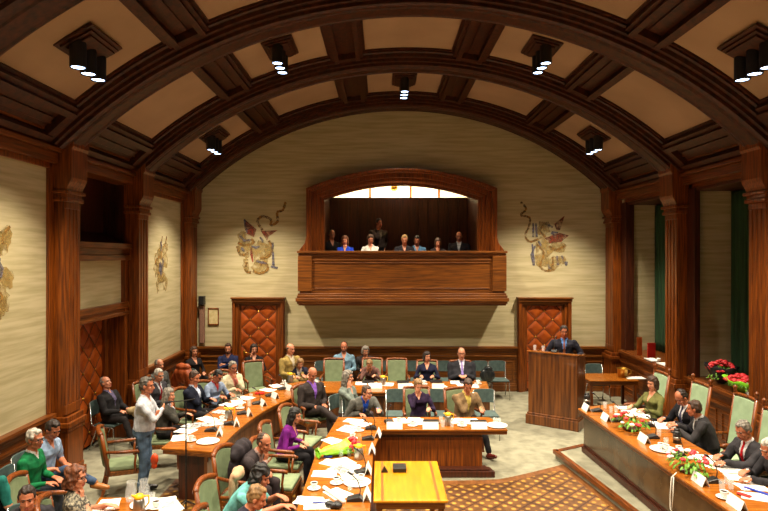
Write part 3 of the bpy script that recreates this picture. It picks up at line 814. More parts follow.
def rotz(v, a): return V(v.x*math.cos(a)-v.y*math.sin(a), v.x*math.sin(a)+v.y*math.cos(a), v.z)
def person(label, px, py, Y, face, top, hair, hc='brown', look=(0, 0, 0), shirt=None, tie=None, trousers=(34, 32, 34), shoes=None,
           skin='pale', hands=('desk', 'desk'), feet='flat', z0=0.0, seat=.46, stand=False, female=False, fat=0.0, glasses=False,
           vneck=.15, sleeve='long', side_lean=0.0, beard=False, jacket=False, height=None, twist=0.0, desk=.78, group=None, minlean=-.22, reach=.0, shoulders=1.0):
    """px,py: where the top of the head stands at distance Y. face: heading in degrees (0 = to the right, 90 = away)."""
    ztop = H-(py-CY)*Y/F-z0
    X = (px-CX)*Y/F
    rz = math.radians(face-90)
    vox = .0075 if Y < 9.6 else (.0095 if Y < 12.2 else .012)
    g = (1.0 if female else 1.10)*shoulders
    sc = .94 if female else 1.0
    # ---- spine
    def spine(th, sc, hipz):
        lo, up = th*.75, th*1.2
        hp = V(0, 0, hipz); d1 = V(0, math.sin(lo), math.cos(lo)); d2 = V(0, math.sin(up), math.cos(up))
        wa = hp+d1*.22*sc; nb = wa+d2*.29*sc
        dn = V(0, math.sin(up*.6+.12+look[1]*.4), math.cos(up*.6+.12+look[1]*.4))
        hd = nb+dn*.155*sc
        return hp, d1, d2, wa, nb, hd
    if stand:
        sc = ztop/1.76; hipz = .93*sc; th = 0.04+side_lean*0
        ladd = 0
    else:
        hipz = seat+.095
        best = None
        top_of = lambda th, sc: spine(th, sc, hipz)[5].z+.12*sc*math.cos(look[1]*.3)
        if top_of(0, sc) > ztop: sc = max(.945*sc, sc-(top_of(0, sc)-ztop)/.80*.6)
        if top_of(0, sc) < ztop: sc = min(1.1, sc*1.0+(ztop-top_of(0, sc))/.80)
        a, b = (0.0, 1.25)
        for _ in range(30):
            c = (a+b)/2
            if top_of(c, sc) > ztop: a = c
            else: b = c
        th = (a+b)/2
        if minlean > 0 and th < minlean: th = minlean
        if minlean < -.3: th = -min(abs(th), .16)
    hp, d1, d2, wa, nb, hd = spine(th, sc, hipz)
    ax0 = V(1, 0, 0); ax1 = rotz(ax0, twist)
    fw1 = ax0.cross(d1)*-1; fw1 = V(0, d1.z, -d1.y); fw2 = V(0, d2.z, -d2.y)
    axm = rotz(ax0, twist*.5)
    def tw(v, a): return rotz(v, a)
    if side_lean:
        sh = V(side_lean, 0, -abs(side_lean)*.2); nb = nb+sh; hd = hd+sh*1.4; wa = wa+sh*.4
    B = Body()
    s_ = sc
    bulk = .025 if jacket else .004
    hw = (.17 if not female else .176)*s_; k = fat
    fw2t = tw(fw2, twist); fw1t = tw(fw1, twist*.5)
    rings = [(hp-V(0, 0, .085)*s_+V(0, -.01, 0), ax0, V(0, 1, 0), hw*.80, .095*s_),
             (hp-V(0, 0, .04)*s_, ax0, V(0, 1, 0), hw+k*.2, (.125+k*.5)*s_)]
    pel = list(rings)
    ringst = [(hp+d1*.03*s_+fw1*k*.3, ax0, fw1, hw+bulk*.6+k*.4, (.125+bulk+k*.7)*s_),
              (hp+d1*.13*s_+fw1*k*.4, axm, fw1t, (.162 if not female else .142)*s_+bulk+k*.6, (.112+bulk+k*.9)*s_),
              (wa+d2*.05*s_+fw2*k*.3, axm, fw2t, (.168 if not female else .15)*s_+bulk+k*.5, (.112+bulk+k*.6)*s_),
              (wa+d2*.13*s_+fw2*(.018 if female else .008), ax1, fw2t, (.176*g)*s_+bulk+k*.2, (.118+bulk*.8+(.012 if female else 0))*s_),
              (wa+d2*.195*s_, ax1, fw2t, (.186*g)*s_+bulk, (.104+bulk*.6)*s_),
              (wa+d2*.240*s_-fw2*.01, ax1, fw2t, (.150*g)*s_+bulk, (.080+bulk*.4)*s_),
              (wa+d2*.278*s_-fw2*.012, ax1, fw2t, .095*s_, .062*s_),
              (nb+d2*.012-fw2*.008, ax1, fw2t, .058*s_, .054*s_)]
    B.loft(pel+[ringst[0]], 'trousers'); B.loft(ringst, 'top')
    if female:
        for sx in (-1, 1): B.ell(wa+d2*.12*s_+ax1*sx*.072*s_+fw2t*.085*s_, (.062*s_, .055*s_, .062*s_), 'top')
    # ---- head
    yaw, pitch, roll = look
    Rh = Matrix.Rotation(yaw+twist, 3, 'Z') @ Matrix.Rotation(-pitch, 3, 'X') @ Matrix.Rotation(roll, 3, 'Y')
    hs = (.97 if female else 1.0)*(.35+.65*s_)*1.0
    def h(x, y, z): return hd+Rh @ V(x*hs, y*hs, z*hs)
    def hr(a, b, c): return (a*hs, b*hs, c*hs)
    B.cone(nb-d2*.02, h(0, -.02, -.05), .060*s_*(.88 if female else 1), .050*s_*(.88 if female else 1), 'skin')
    B.ell(h(0, -.012, .028), hr(.075, .094, .088), 'skin', Rh)
    B.ell(h(0, .024, -.035), hr(.060, .066, .078), 'skin', Rh)
    B.ell(h(0, .052, -.090), hr(.036, .034, .028), 'skin', Rh)
    B.cone(h(-.045, .01, -.07), h(-.02, .055, -.09), .022*hs, .022*hs, 'skin'); B.cone(h(.045, .01, -.07), h(.02, .055, -.09), .022*hs, .022*hs, 'skin')
    B.cone(h(0, .082, .006), h(0, .104, -.034), .009*hs, .014*hs, 'skin', 8)
    B.ell(h(0, .100, -.040), hr(.019, .014, .010), 'skin', Rh)
    B.ell(h(0, .066, .024), hr(.052, .024, .011), 'skin', Rh)
    B.ell(h(0, .086, -.068), hr(.026, .012, .007), 'lip', Rh); B.ell(h(0, .084, -.077), hr(.021, .012, .007), 'lip', Rh)
    for sx in (-1, 1):
        B.ell(h(sx*.078, -.008, -.012), hr(.011, .021, .032), 'skin', Rh)
        B.ell(h(sx*.038, .064, -.03), hr(.022, .018, .02), 'skin', Rh)
    # collar
    cc = 'shirt' if shirt else 'top'
    if not female or shirt:
        for k2 in range(9):
            a0 = PI*.5+.35+(2*PI-.7)*k2/9; a1 = PI*.5+.35+(2*PI-.7)*(k2+1)/9
            p = lambda a_: nb+d2*(.012-.018*max(0, math.sin(a_)))+ax1*.060*s_*math.cos(a_)+fw2t*(.058*s_*math.sin(a_)-.004)
            B.cone(p(a0), p(a1), .013, .013, cc, 6)
    if jacket:
        for sx in (-1, 1):     # lapels
            B.cone(nb-d2*.03+ax1*sx*.062*s_+fw2t*.055*s_, wa+d2*.09*s_+ax1*sx*.028*s_+fw2t*(.128+bulk*.5+k*.4)*s_, .014, .016, 'top', 6)
    # ---- arms
    l1, l2 = .285*s_, .255*s_
    wr = []
    for i, sx in enumerate((-1, 1)):
        S = wa+d2*.198*s_+ax1*sx*(.172*g*s_+bulk*.8)-fw2*.005
        hmode = hands[i]; nrm = V(0, 0, -1); curl = .5; hdir = None; pole = V(sx*.7, -.5, -.8)
        inner = -sx
        if isinstance(hmode, tuple) and not isinstance(hmode[0], str):
            T = V(*hmode[:3]); hdir = V(*hmode[3:6]) if len(hmode) >= 6 else None
        elif hmode == 'desk':
            T = V(sx*.13, S.y+.30+reach, max(desk+.028, .5)); hdir = V(-sx*.35, 1, -.08); curl = .45
        elif hmode == 'far':
            T = V(sx*.12, S.y+.44+reach, max(desk+.028, .5)); hdir = V(-sx*.2, 1, -.05); curl = .4
        elif hmode == 'clasp':
            T = V(sx*.075, S.y+.30+reach, desk+.035); hdir = V(-sx*1.0, .7, 0); curl = .8
        elif hmode == 'lap':
            T = V(sx*.10, hp.y+.26, hipz+.145); hdir = V(-sx*.5, 1, -.15); curl = .5
        elif hmode == 'fold':
            zz = wa+d2*(.075+(.02 if i else -.01))*s_
            T = zz+ax1*(-sx*.03)+fw2t*(.185+bulk+k+(.03 if i else .0)); hdir = V(-sx*1, .05, .1); nrm = V(0, -1, 0); pole = V(sx*1, .1, -.9); curl = .3
        elif hmode == 'chin':
            T = h(sx*.02, .085, -.225); hdir = (h(0, .075, -.10)-T); nrm = (h(0, 0, -.08)-h(0, .1, -.08)); pole = V(sx*.4, .5, -1); curl = .9
        elif hmode == 'cheek':
            T = h(sx*.085, .05, -.20); hdir = (h(sx*.07, .045, -.05)-T); nrm = (h(0, .03, -.05)-h(sx*.1, .03, -.05)); pole = V(sx*.6, .5, -1); curl = .35
        elif hmode == 'brow':
            T = h(sx*.055, .115, -.12); hdir = (h(sx*.02, .085, .05)-T); nrm = (h(0, 0, 0)-h(0, .1, 0)); pole = V(sx*.5, .4, -1); curl = .3
        elif hmode == 'side':
            T = S+V(sx*.04, .06, -.52*s_); hdir = V(0, .15, -1); nrm = V(-sx, 0, 0); pole = V(sx*.3, -1, 0)
        elif hmode == 'pocket':
            T = V(sx*.17, hp.y+.06, hp.z+.02); hdir = V(-sx*.3, .4, -1); nrm = V(-sx, 0, 0); pole = V(sx*.8, -1, 0)
        E, T = ik(S, T, l1, l2, pole)
        st = 'top' if sleeve != 'none' else 'skin'
        ft = 'top' if sleeve == 'long' else 'skin'
        rr = .052 if female else .060
        B.cone(S, S+(E-S)*.35, (rr-.004+bulk*.5)*s_, (rr-.006+bulk*.5)*s_, st); B.cone(S+(E-S)*.3, E, (rr-.006+bulk*.5)*s_, (.042+bulk*.5)*s_, st)
        B.cone(E, E+(T-E)*.45, (.044+bulk*.5)*s_, (.040+bulk*.5)*s_, ft if sleeve != 'elbow' else 'skin'); B.cone(E+(T-E)*.4, E+(T-E)*.93, (.039+bulk*.4)*s_, (.029+bulk*.5)*s_, ft)
        if ft == 'top' and shirt and jacket: B.cone(E+(T-E)*.93, E+(T-E)*.98, .031*s_, .030*s_, 'shirt')
        B.cone(E+(T-E)*.9, T, .024*s_, .022*s_, 'skin')
        hdir = hdir or (T-E)
        hand(B, T, hdir.normalized(), nrm.normalized(), inner, s_*(.92 if female else 1.0), curl)
        wr.append(T)
    # ---- legs
    lt, lc = .43*s_, .42*s_
    for i, sx in enumerate((-1, 1)):
        S = hp+V(sx*.09*s_, 0, -.01)
        if stand:
            K = V(sx*.10, .03, .50*s_); An = V(sx*.10, -.02, .09*s_); fd = V(sx*.25, 1, 0)
        elif feet == 'flat':
            K = S+V(sx*.05, lt*.98, .015); An = V(K.x, K.y+.02, .09); fd = V(sx*.15, 1, 0)
        elif feet == 'tuck':
            K = S+V(sx*.06, lt*.97, .0); An = V(K.x, K.y-.18, .10); fd = V(sx*.1, 1, -.1)
        elif feet == 'out':
            K = S+V(sx*.06, lt*.95, .02); An = V(K.x, K.y+.22, .09); fd = V(sx*.15, 1, .25)
        elif feet in ('crossR', 'crossL'):
            q = 1 if feet == 'crossR' else -1
            if sx == q: K = S+V(-q*.03, lt*.95, .13); An = K+V(-q*.16, lc*.72, -.20); fd = V(-q*.15, 1, -.15)
            else: K = S+V(sx*.01, lt*.97, .0); An = V(K.x, K.y+.03, .09); fd = V(0, 1, 0)
        B.cone(S, K, (.088+fat*.15)*s_, .064*s_, 'trousers', 14); B.cone(K, K+(An-K)*.5, .062*s_, .058*s_, 'trousers'); B.cone(K+(An-K)*.45, An+(K-An)*.08, .058*s_, .05*s_, 'trousers')
        fd = fd.normalized()
        B.cone(An, An+(K-An)*.12, .036*s_, .036*s_, 'shoe')
        sole = An+V(0, 0, -.045)
        B.cone(sole-fd*.035*s_, sole+fd*.10*s_, .042*s_, .044*s_, 'shoe'); B.cone(sole+fd*.08*s_, sole+fd*.165*s_, .043*s_, .032*s_, 'shoe')
    # ---- mesh
    me = voxel(B.m, vox, 3, 'body')
    n = len(me.vertices); co_ = np.empty(n*3); me.vertices.foreach_get('co', co_); Pv = co_.reshape(-1, 3)
    nf = len(me.polygons); fc = np.empty(nf*3); me.polygons.foreach_get('center', fc); Pf = fc.reshape(-1, 3)
    tags = ['skin', 'lip', 'top', 'shirt', 'trousers', 'shoe']
    def classify(P):
        best = np.full(len(P), 1e9); idx = np.zeros(len(P), int)
        for t, fn in B.pr:
            d = fn(P)
            if t == 'lip': d = d-.001
            mk = d < best; best[mk] = d[mk]; idx[mk] = tags.index(t)
        return idx
    idx = classify(Pf)
    # neckline: open V on the chest
    nbn = np.array(nb); d2n = np.array(d2); axn = np.array(ax1); fwn = np.array(fw2t)
    q = Pf-nbn; u = q @ axn; w_ = -(q @ d2n); fr = q @ fwn
    istop = (idx == 2) & (fr > .02)
    vl = .30 if (jacket and shirt) else vneck
    wid = .062 if jacket else .055
    V1 = istop & (w_ < vl) & (np.abs(u) < wid*(1-np.clip(w_, 0, vl)/vl)+.004)
    if shirt:
        idx[V1] = 3
        V2 = (idx == 3) & (w_ < .05) & (np.abs(u) < .02*(1-w_/.05)) & (fr > .02) & (tie is None)
        idx[V2] = 0
    elif vneck: idx[V1 & (w_ < vneck)] = 0
    # cloth folds
    vi = classify(Pv)
    clo = (vi == 2) | (vi == 4)
    nz = (np.sin(Pv[:, 0]*31+Pv[:, 2]*43+py)+np.sin(Pv[:, 1]*37-Pv[:, 2]*29+px)+np.sin((Pv[:, 0]+Pv[:, 1])*53+Pv[:, 2]*17))*.0022
    nrm_ = np.empty(n*3); me.vertices.foreach_get('normal', nrm_); nrm_ = nrm_.reshape(-1, 3)
    Pv = Pv+nrm_*(nz*clo)[:, None]
    me.vertices.foreach_set('co', Pv.ravel())
    sk = SKINS[skin]
    cm = lambda c, nm: c if not isinstance(c, tuple) else cloth('%s cloth %d %d %d' % ((nm,)+tuple(c[:3])), *c[:3])
    for q_ in (sk, lipm, cm(top, 'top'), cm(shirt, 'shirt') if shirt else sk, cm(trousers, 'trouser'), shoes or shoem): me.materials.append(q_)
    me.polygons.foreach_set('material_index', idx.astype(np.int32)); me.polygons.foreach_set('use_smooth', [True]*nf); me.update()
    # ---- root so that the head lands where it stands in the hall
    off = rotz(hd, rz)
    root = empty('person', (X-off.x, Y-off.y, z0), rz)
    tag(root, label, 'person', group)
    bo = bpy.data.objects.new('body', me); COL.objects.link(bo); bo.parent = root
    # ---- hair
    hm = hairm('hair '+hc, *HC[hc])
    Hm = MB()
    def he(x, y, z, a, b, c): Hm.ell(h(x, y, z), hr(a, b, c), Rh, 18, 12)
    if hair in ('short', 'bob', 'long', 'curly', 'thin', 'short2'):
        he(0, -.024, .046, .080, .092, .084); he(0, -.040, .0, .080, .070, .074)
        if hair != 'thin':
            he(0, .018, .092, .052, .050, .028)
        for sx in (-1, 1): he(sx*.070, -.012, .030, .014, .045, .04)
    if hair == 'bald':
        he(0, -.050, -.004, .081, .062, .052)
        for sx in (-1, 1): he(sx*.070, -.022, .010, .013, .035, .028)
    if hair == 'recede':
        he(0, -.040, .040, .080, .080, .080); he(0, -.045, .0, .080, .066, .070)
        for sx in (-1, 1): he(sx*.070, -.015, .022, .013, .038, .03)
    if hair in ('bob', 'long', 'curly'):
        w_h = .03 if hair != 'curly' else .042
        for sx in (-1, 1):
            he(sx*.070, -.018, .01, w_h, .062, .075); he(sx*.074, -.022, -.055, w_h, .052, .065)
        he(0, -.082, -.02, .070, .038, .092)
        he(0, -.010, .065, .084, .086, .068)
    if hair == 'long':
        he(0, -.085, -.13, .082, .040, .12)
        for sx in (-1, 1): he(sx*.070, -.03, -.13, .028, .045, .09)
    if hair == 'curly':
        he(0, -.04, .05, .098, .098, .086); he(0, -.085, -.06, .09, .05, .09)
    hme = voxel(Hm, max(vox*.8, .006), 1, 'hair')
    if len(hme.vertices):
        n = len(hme.vertices); c_ = np.empty(n*3); hme.vertices.foreach_get('co', c_); c_ = c_.reshape(-1, 3); nn = np.empty(n*3); hme.vertices.foreach_get('normal', nn); nn = nn.reshape(-1, 3)
        amp = .008 if hair == 'curly' else .0028
        fq = 70 if hair == 'curly' else 95
        c_ = c_+nn*((np.sin(c_[:, 0]*fq*1.3+3*np.sin(c_[:, 2]*40))+np.sin(c_[:, 1]*fq+c_[:, 2]*25))*amp)[:, None]
        hme.vertices.foreach_set('co', c_.ravel())
    hme.materials.append(hm); hme.polygons.foreach_set('use_smooth', [True]*len(hme.polygons)); hme.update()
    ho = bpy.data.objects.new('hair', hme); COL.objects.link(ho); ho.parent = root
    if beard:
        Bm = MB(); Bm.ell(h(0, .052, -.092), hr(.045, .040, .032), Rh); Bm.ell(h(0, .085, -.058), hr(.026, .014, .006), Rh)
        for sx in (-1, 1): Bm.ell(h(sx*.052, .025, -.072), hr(.018, .04, .032), Rh)
        Bm.use(hm); Bm.build('beard', root, hm, smooth=True)
    # eyes and brows
    for sx in (-1, 1):
        e = mb(eyem); e.ell(h(sx*.030, .071, .002), hr(.013, .010, .0065), Rh, 10, 6); e.build('eye', root, smooth=True)
    e = mb(hm)
    e.tube([h(x_, y_, z_) for x_, y_, z_ in ((-.05, .074, .021), (-.032, .087, .028), (-.014, .090, .024), (0, .086, .0245), (.014, .090, .024), (.032, .087, .028), (.05, .074, .021))], [.003*hs, .0042*hs, .0042*hs, .001*hs, .0042*hs, .0042*hs, .003*hs], 6)
    e.build('eyebrows', root, smooth=True)
    if glasses:
        gm = mb(blackm)
        for sx in (-1, 1):
            pts = [h(sx*.032+.024*math.cos(a), .096, .0+.017*math.sin(a)) for a in [2*PI*k/14 for k in range(15)]]
            gm.tube(pts, .0028*hs, 5); gm.tube([h(sx*.056, .094, .004), h(sx*.078, .06, .006), h(sx*.082, -.01, .004)], .0026*hs, 5)
        gm.tube([h(-.009, .098, .003), h(.009, .098, .003)], .0026*hs, 5)
        gm.build('glasses', root)
    if tie:
        tm = mb(cm(tie, 'tie'))
        pts = []
        rg = ringst
        def front(w):     # surface point w metres below the neck base
            t = nb-d2*w
            bst = min(range(len(rg)), key=lambda i: abs((rg[i][0]-t).dot(d2)))
            # interpolate depth
            ds_ = [(-(r_[0]-nb).dot(d2), r_) for r_ in rg]; ds_.sort(key=lambda q: q[0])
            for (wa_, ra), (wb_, rb) in zip(ds_, ds_[1:]):
                if wa_ <= w <= wb_:
                    tt = (w-wa_)/(wb_-wa_); c = ra[0].lerp(rb[0], tt); return c+ra[2]*((ra[4]+(rb[4]-ra[4])*tt)+.006)
            return t+fw2t*.1
        L_ = []
        for i in range(9):
            w = -.005+i*.038
            if w > vl+.02: break
            c = front(max(w, 0))+fw2t*.006; hwid = .017 if i == 0 else .010+.0022*i
            L_.append((c-ax1*hwid, c+ax1*hwid))
        vs = []; 
        for a_, b_ in L_: vs += [a_-fw2t*.008, b_-fw2t*.008, b_, a_]
        fs = []
        for i in range(len(L_)-1):
            for q in range(4): fs.append((i*4+q, i*4+(q+1) % 4, i*4+4+(q+1) % 4, i*4+4+q))
        fs += [(3, 2, 1, 0), tuple(len(vs)-4+q for q in range(4))]
        tm.add(vs, fs); tm.build('tie', root)
    root['hipy'] = 0.0
    info = dict(root=root, rz=rz, X=root.location.x, Y=root.location.y, label=label, hd=root.location+off, sc=sc, wr=[root.location+rotz(w, rz) for w in wr])
    PEOPLE.append(info)
    return info
PEOPLE = []
# ------------------------------------------------------------------ desks, tables, lectern
def lerp2(a, b, t): return (a[0]+(b[0]-a[0])*t, a[1]+(b[1]-a[1])*t)
def strip(m, A_, B_, z0, z1):
    n = len(A_); vs = []
    for (a, b) in zip(A_, B_): vs += [(a[0], a[1], z0), (b[0], b[1], z0), (b[0], b[1], z1), (a[0], a[1], z1)]
    fs = []
    for i in range(n-1):
        for q in range(4): fs.append((i*4+q, i*4+(q+1) % 4, i*4+4+(q+1) % 4, i*4+4+q))
    fs += [(3, 2, 1, 0), tuple((n-1)*4+q for q in range(4))]
    m.add(vs, fs)
def desk(name, label, inner, outer, face, z0=0.0, top=desktop, pe=0.0, pl=.10, h=.75):
    r = empty(name, (0, 0, z0)); tag(r, label, 'desk')
    off = lambda t: [lerp2(a, b, t) for a, b in zip(inner, outer)]
    m = mb(top); strip(m, off(0), off(1), h-.035, h); m.build('desktop', r, bevel=.01)
    m = mb(woodh); strip(m, off(.03), off(.97), h-.09, h-.034)
    m.build('apron', r, bevel=.008)
    def cut(P_, d):          # the pedestal stops short of the overhanging end
        if not d: return P_
        a, b = P_[-2], P_[-1]; L = math.dist(a, b); return P_[:-1]+[lerp2(a, b, 1-d/L)]
    m = mb(face); strip(m, cut(off(.16), pe), cut(off(.21), pe), .1, h-.09); m.build('front_panel', r)
    m = mb(wooddk)
    strip(m, cut(off(pl), pe*.6), cut(off(.26), pe*.6), 0, .10); strip(m, cut(off(pl+.04), pe*.8), cut(off(.24), pe*.8), .10, .13); strip(m, cut(off(.145), pe), cut(off(.20), pe), h-.16, h-.09)
    m.build('plinth', r, bevel=.01)
    k = 0
    L_ = [0]
    for a, b in zip(off(.5), off(.5)[1:]): L_.append(L_[-1]+math.dist(a, b))
    nsup = max(2, int(L_[-1]/1.35)+1)
    for i in range(nsup):
        s = .12+(L_[-1]-.24-pe)*i/(nsup-1)
        j = max(q for q in range(len(L_)-1) if L_[q] <= s); t = (s-L_[j])/(L_[j+1]-L_[j])
        a = lerp2(inner[j], inner[j+1], t); b = lerp2(outer[j], outer[j+1], t)
        dx, dy = (inner[j+1][0]-inner[j][0])/(L_[j+1]-L_[j])*.03, (inner[j+1][1]-inner[j][1])/(L_[j+1]-L_[j])*.03
        p, q = lerp2(a, b, .2), lerp2(a, b, .72)
        m = mb(wooddk); m.prism([(p[0]-dx, p[1]-dy), (p[0]+dx, p[1]+dy), (q[0]+dx, q[1]+dy), (q[0]-dx, q[1]-dy)], 0, h-.09); m.build('support', r)
    return r
D1i = smoothpts([(-2.30, 8.24), (-2.24, 9.38), (-2.02, 10.6), (-1.62, 11.55), (-1.15, 11.84)], 5)+[(2.2, 11.84)]
D1o = smoothpts([(-3.14, 8.42), (-3.08, 9.4), (-2.95, 10.7), (-2.50, 12.05), (-1.75, 12.85)], 5)+[(2.3, 12.85)]
desk('curved_desk', 'long curved outer desk running up the left and along the end wall', D1i, D1o, lectw)
desk('council_desk', 'inner L shaped desk beside the golden clerks table, strewn with papers', [(-.12, 5.0), (-.11, 8.3), (.02, 9.30), (2.0, 9.30)], [(-.92, 5.0), (-.905, 8.2), (-.73, 10.02), (1.84, 10.02)], wood, pe=.36, pl=-.05)
desk('side_desk', 'short desk end at bottom left carrying a tray of glass jugs', [(-2.34, 5.2), (-2.34, 6.7)], [(-2.86, 5.2), (-3.2, 6.7)], wood)
desk('raised_bench_desk', 'long raised bench desk on the right dais with flower arrangements', [(3.34, 10.02), (3.39, 9.0), (3.46, 7.6), (3.54, 6.0), (3.6, 4.6)], [(4.10, 10.36), (4.28, 9.1), (4.32, 7.6), (4.40, 6.0), (4.46, 4.6)], bench_face, z0=.15)

def table(name, label, x0, x1, y0, y1, h, topm, inl=False, legs=.03, loc=(0, 0, 0)):
    r = empty(name, ((x0+x1)/2, (y0+y1)/2, 0)); cx, cy = (x0+x1)/2, (y0+y1)/2
    tag(r, label, 'table'); w, d = (x1-x0)/2, (y1-y0)/2
    m = mb(topm); m.box(-w, w, -d, d, h-.03, h); t = m.build('tabletop', r, bevel=.008)
    if inl:
        m = mb(inlay)
        for s in (-1, 1): m.box(s*(w-.10)-.016, s*(w-.10)+.016, -d+.01, d-.01, h-.002, h+.0015)
        m.build('inlay_band', t)
    m = mb(woodh); m.box(-w+.03, w-.03, -d+.03, d-.03, h-.11, h-.03); m.build('apron', r, bevel=.005)
    for sx in (-1, 1):
        for sy in (-1, 1):
            m = mb(wood); m.prism([(sx*(w-.07)-legs, sy*(d-.07)-legs), (sx*(w-.07)+legs, sy*(d-.07)-legs), (sx*(w-.07)+legs, sy*(d-.07)+legs), (sx*(w-.07)-legs, sy*(d-.07)+legs)], 0.007, h-.11)
            m.build('leg', r, bevel=.004)
    return r
table('clerks_table', 'small golden clerks table with inlaid bands standing on the parquet', -.085, .75, 6.6, 7.88, .75, desktopx, True)
table('side_table', 'plain honey wood table by the window wall holding a brass bucket', 4.56, 5.66, 12.92, 13.72, .75, desktop)

lec = empty('lectern', (3.48, 12.0, 0), math.atan2(-.6, .87)); tag(lec, 'tall walnut lectern with a wide plinth in front of the right padded door', 'lectern')
m = mb(lectw); w = .505
m.box(-w, w, 0, .04, .22, 1.49); m.box(-w, -w+.04, .04, .58, .22, 1.46); m.box(w-.04, w, .04, .58, .22, 1.46)
m.build('body', lec, bevel=.01)
m = mb(lectw); m.box(-w-.04, w+.04, -.05, .62, 0, .20); m.box(-w-.02, w+.02, -.025, .60, .20, .24); m.build('plinth', lec, bevel=.012)
m = mb(desktop); m.add([(-w-.02, -.03, 1.49), (w+.02, -.03, 1.49), (w+.02, .60, 1.40), (-w-.02, .60, 1.40), (-w-.02, -.03, 1.52), (w+.02, -.03, 1.52), (w+.02, .60, 1.43), (-w-.02, .60, 1.43)],
                       [(0, 3, 2, 1), (4, 5, 6, 7), (0, 1, 5, 4), (1, 2, 6, 5), (2, 3, 7, 6), (3, 0, 4, 7)]); m.build('reading_top', lec, bevel=.006)
st = mb(woodh); st.box(-.55, .55, .62, 1.5, 0, .2); o = st.build('speaker_step', bevel=.01); o.location = (3.50, 12.0, 0); o.rotation_euler = (0, 0, math.atan2(-.6, .87))
tag(o, 'low wooden step behind the lectern', 'step')

# ------------------------------------------------------------------ chairs (face +y)
def chair_council(topz=1.12, fab=uph, finial=False, curved=False, w=.25):
    r = empty('council_chair')
    m = mb(fab)
    m.prism([(-w+.01, -.2), (w-.01, -.2), (w+.02, .28), (-w-.02, .28)], .405, .455); m.build('seat', r, bevel=.02, segs=3)
    m = mb(woodh); m.prism([(-w, -.21), (w, -.21), (w+.03, .29), (-w-.03, .29)], .34, .405); m.build('seat_frame', r, bevel=.008)
    for sx in (-1, 1):
        m = mb(wood); m.tube([(sx*(w+.01), .26, 0), (sx*(w+.005), .26, .2), (sx*w, .25, .35)], [.018, .024, .03], 8); m.build('leg', r)
        m = mb(wood); m.tube([(sx*w*.96, -.30, 0), (sx*w*.96, -.24, .2), (sx*w*.96, -.215, .35)], [.018, .024, .03], 8); m.build('leg', r)
    def by(z): return -.205-(z-.45)*.16
    cv = (lambda u: -.05*(1-u*u)) if curved else (lambda u: 0.0)
    bow = .05 if curved else .012
    m = mb(fab)
    n = 10; vs = []
    for i in range(n+1):
        u = -1+2*i/n; x = u*(w-.03)
        zt = topz-.05+bow*(1-u*u)
        for z, dy in ((.46, .022), (zt, .022), (zt, -.022), (.46, -.022)): vs.append((x, by(z)+cv(u)+dy, z))
    fs = []
    for i in range(n):
        for q in range(4): fs.append((i*4+q, i*4+(q+1) % 4, i*4+4+(q+1) % 4, i*4+4+q))
    fs += [(3, 2, 1, 0), tuple(n*4+q for q in range(4))]
    m.add(vs, fs); m.build('back_panel', r, bevel=.008)
    m = mb(wood)
    for sx in (-1, 1): m.tube([(sx*(w-.01), by(.35), .35), (sx*(w-.01), by(.7), .7), (sx*(w-.01), by(topz), topz-.01)], [.03, .028, .026], 8)
    m.tube([((w+.0)*(-1+2*i/12), by(topz)+cv(-1+2*i/12), topz-.02+bow*(1-(-1+2*i/12)**2)) for i in range(13)], .028 if not curved else .034, 8)
    m.tube([(-w, by(.44), .44), (w, by(.44), .44)], .022, 6)
    bf = m.build('back_frame', r, smooth=True)
    if finial:
        for sx in (-1, 1):
            m = mb(wood); m.lathe([(0, 0), (.022, 0), (.03, .02), (.018, .035), (.034, .06), (.03, .085), (.012, .10), (0, .11)], (sx*(w-.01), by(topz), topz+.005), 10); m.build('finial', bf, smooth=True)
    for sx in (-1, 1):
        m = mb(wood); m.tube([(sx*(w+.0), by(.70)+.02, .69), (sx*(w+.035), -.02, .68), (sx*(w+.04), .18, .675), (sx*(w+.035), .23, .655)], [.02, .026, .028, .022], 8)
        m.tube([(sx*(w+.03), .17, .66), (sx*(w+.02), .15, .5), (sx*(w+.02), .16, .38)], [.018, .016, .02], 8)
        m.build('armrest', r, smooth=True)
    return r
def chair_stack():
    r = empty('stacking_chair')
    m = mb(greyfab); m.prism([(-.2, -.2), (.2, -.2), (.215, .22), (-.215, .22)], .43, .465); m.build('seat', r, bevel=.015, segs=3)
    m = mb(greyfab)
    n = 8; vs = []
    for i in range(n+1):
        u = -1+2*i/n
        for z, d in ((.60, .012), (.86, .012), (.86, -.012), (.60, -.012)): vs.append((u*.2, -.235-(z-.45)*.1-.03*(1-u*u)+d, z+(-.02 if abs(u) > .9 and z > .7 else 0)))
    fs = []
    for i in range(n):
        for q in range(4): fs.append((i*4+q, i*4+(q+1) % 4, i*4+4+(q+1) % 4, i*4+4+q))
    fs += [(3, 2, 1, 0), tuple(n*4+q for q in range(4))]
    m.add(vs, fs); m.build('backrest', r, bevel=.008)
    for sx in (-1, 1):
        m = mb(chrome); m.tube([(sx*.215, .24, 0.0), (sx*.205, .2, .40), (sx*.205, .17, .425), (sx*.205, -.18, .425), (sx*.205, -.235, .46), (sx*.205, -.275, .84)], .011, 8)
        m.tube([(sx*.205, -.12, .42), (sx*.215, -.28, 0.0)], .011, 8); m.build('side_frame', r, smooth=True)
    m = mb(chrome); m.tube([(-.205, .1, .42), (.205, .1, .42)], .009, 6); m.build('cross_bar', r)
    return r
PROTO = {'A': chair_council(1.30, uphp, True, False, .24), 'B': chair_council(1.05, uph, False, False, .24), 'C': chair_council(.96, uph, False, True, .25), 'D': chair_stack()}
USED = set(); CN = dict(A='tall pale mint chair', B='green high back chair', C='green round backed chair', D='slate green stacking chair')
GR = dict(A='tall mint chairs behind the raised bench', B='high back green chairs', C='round backed green council chairs', D='slate green stacking chairs')
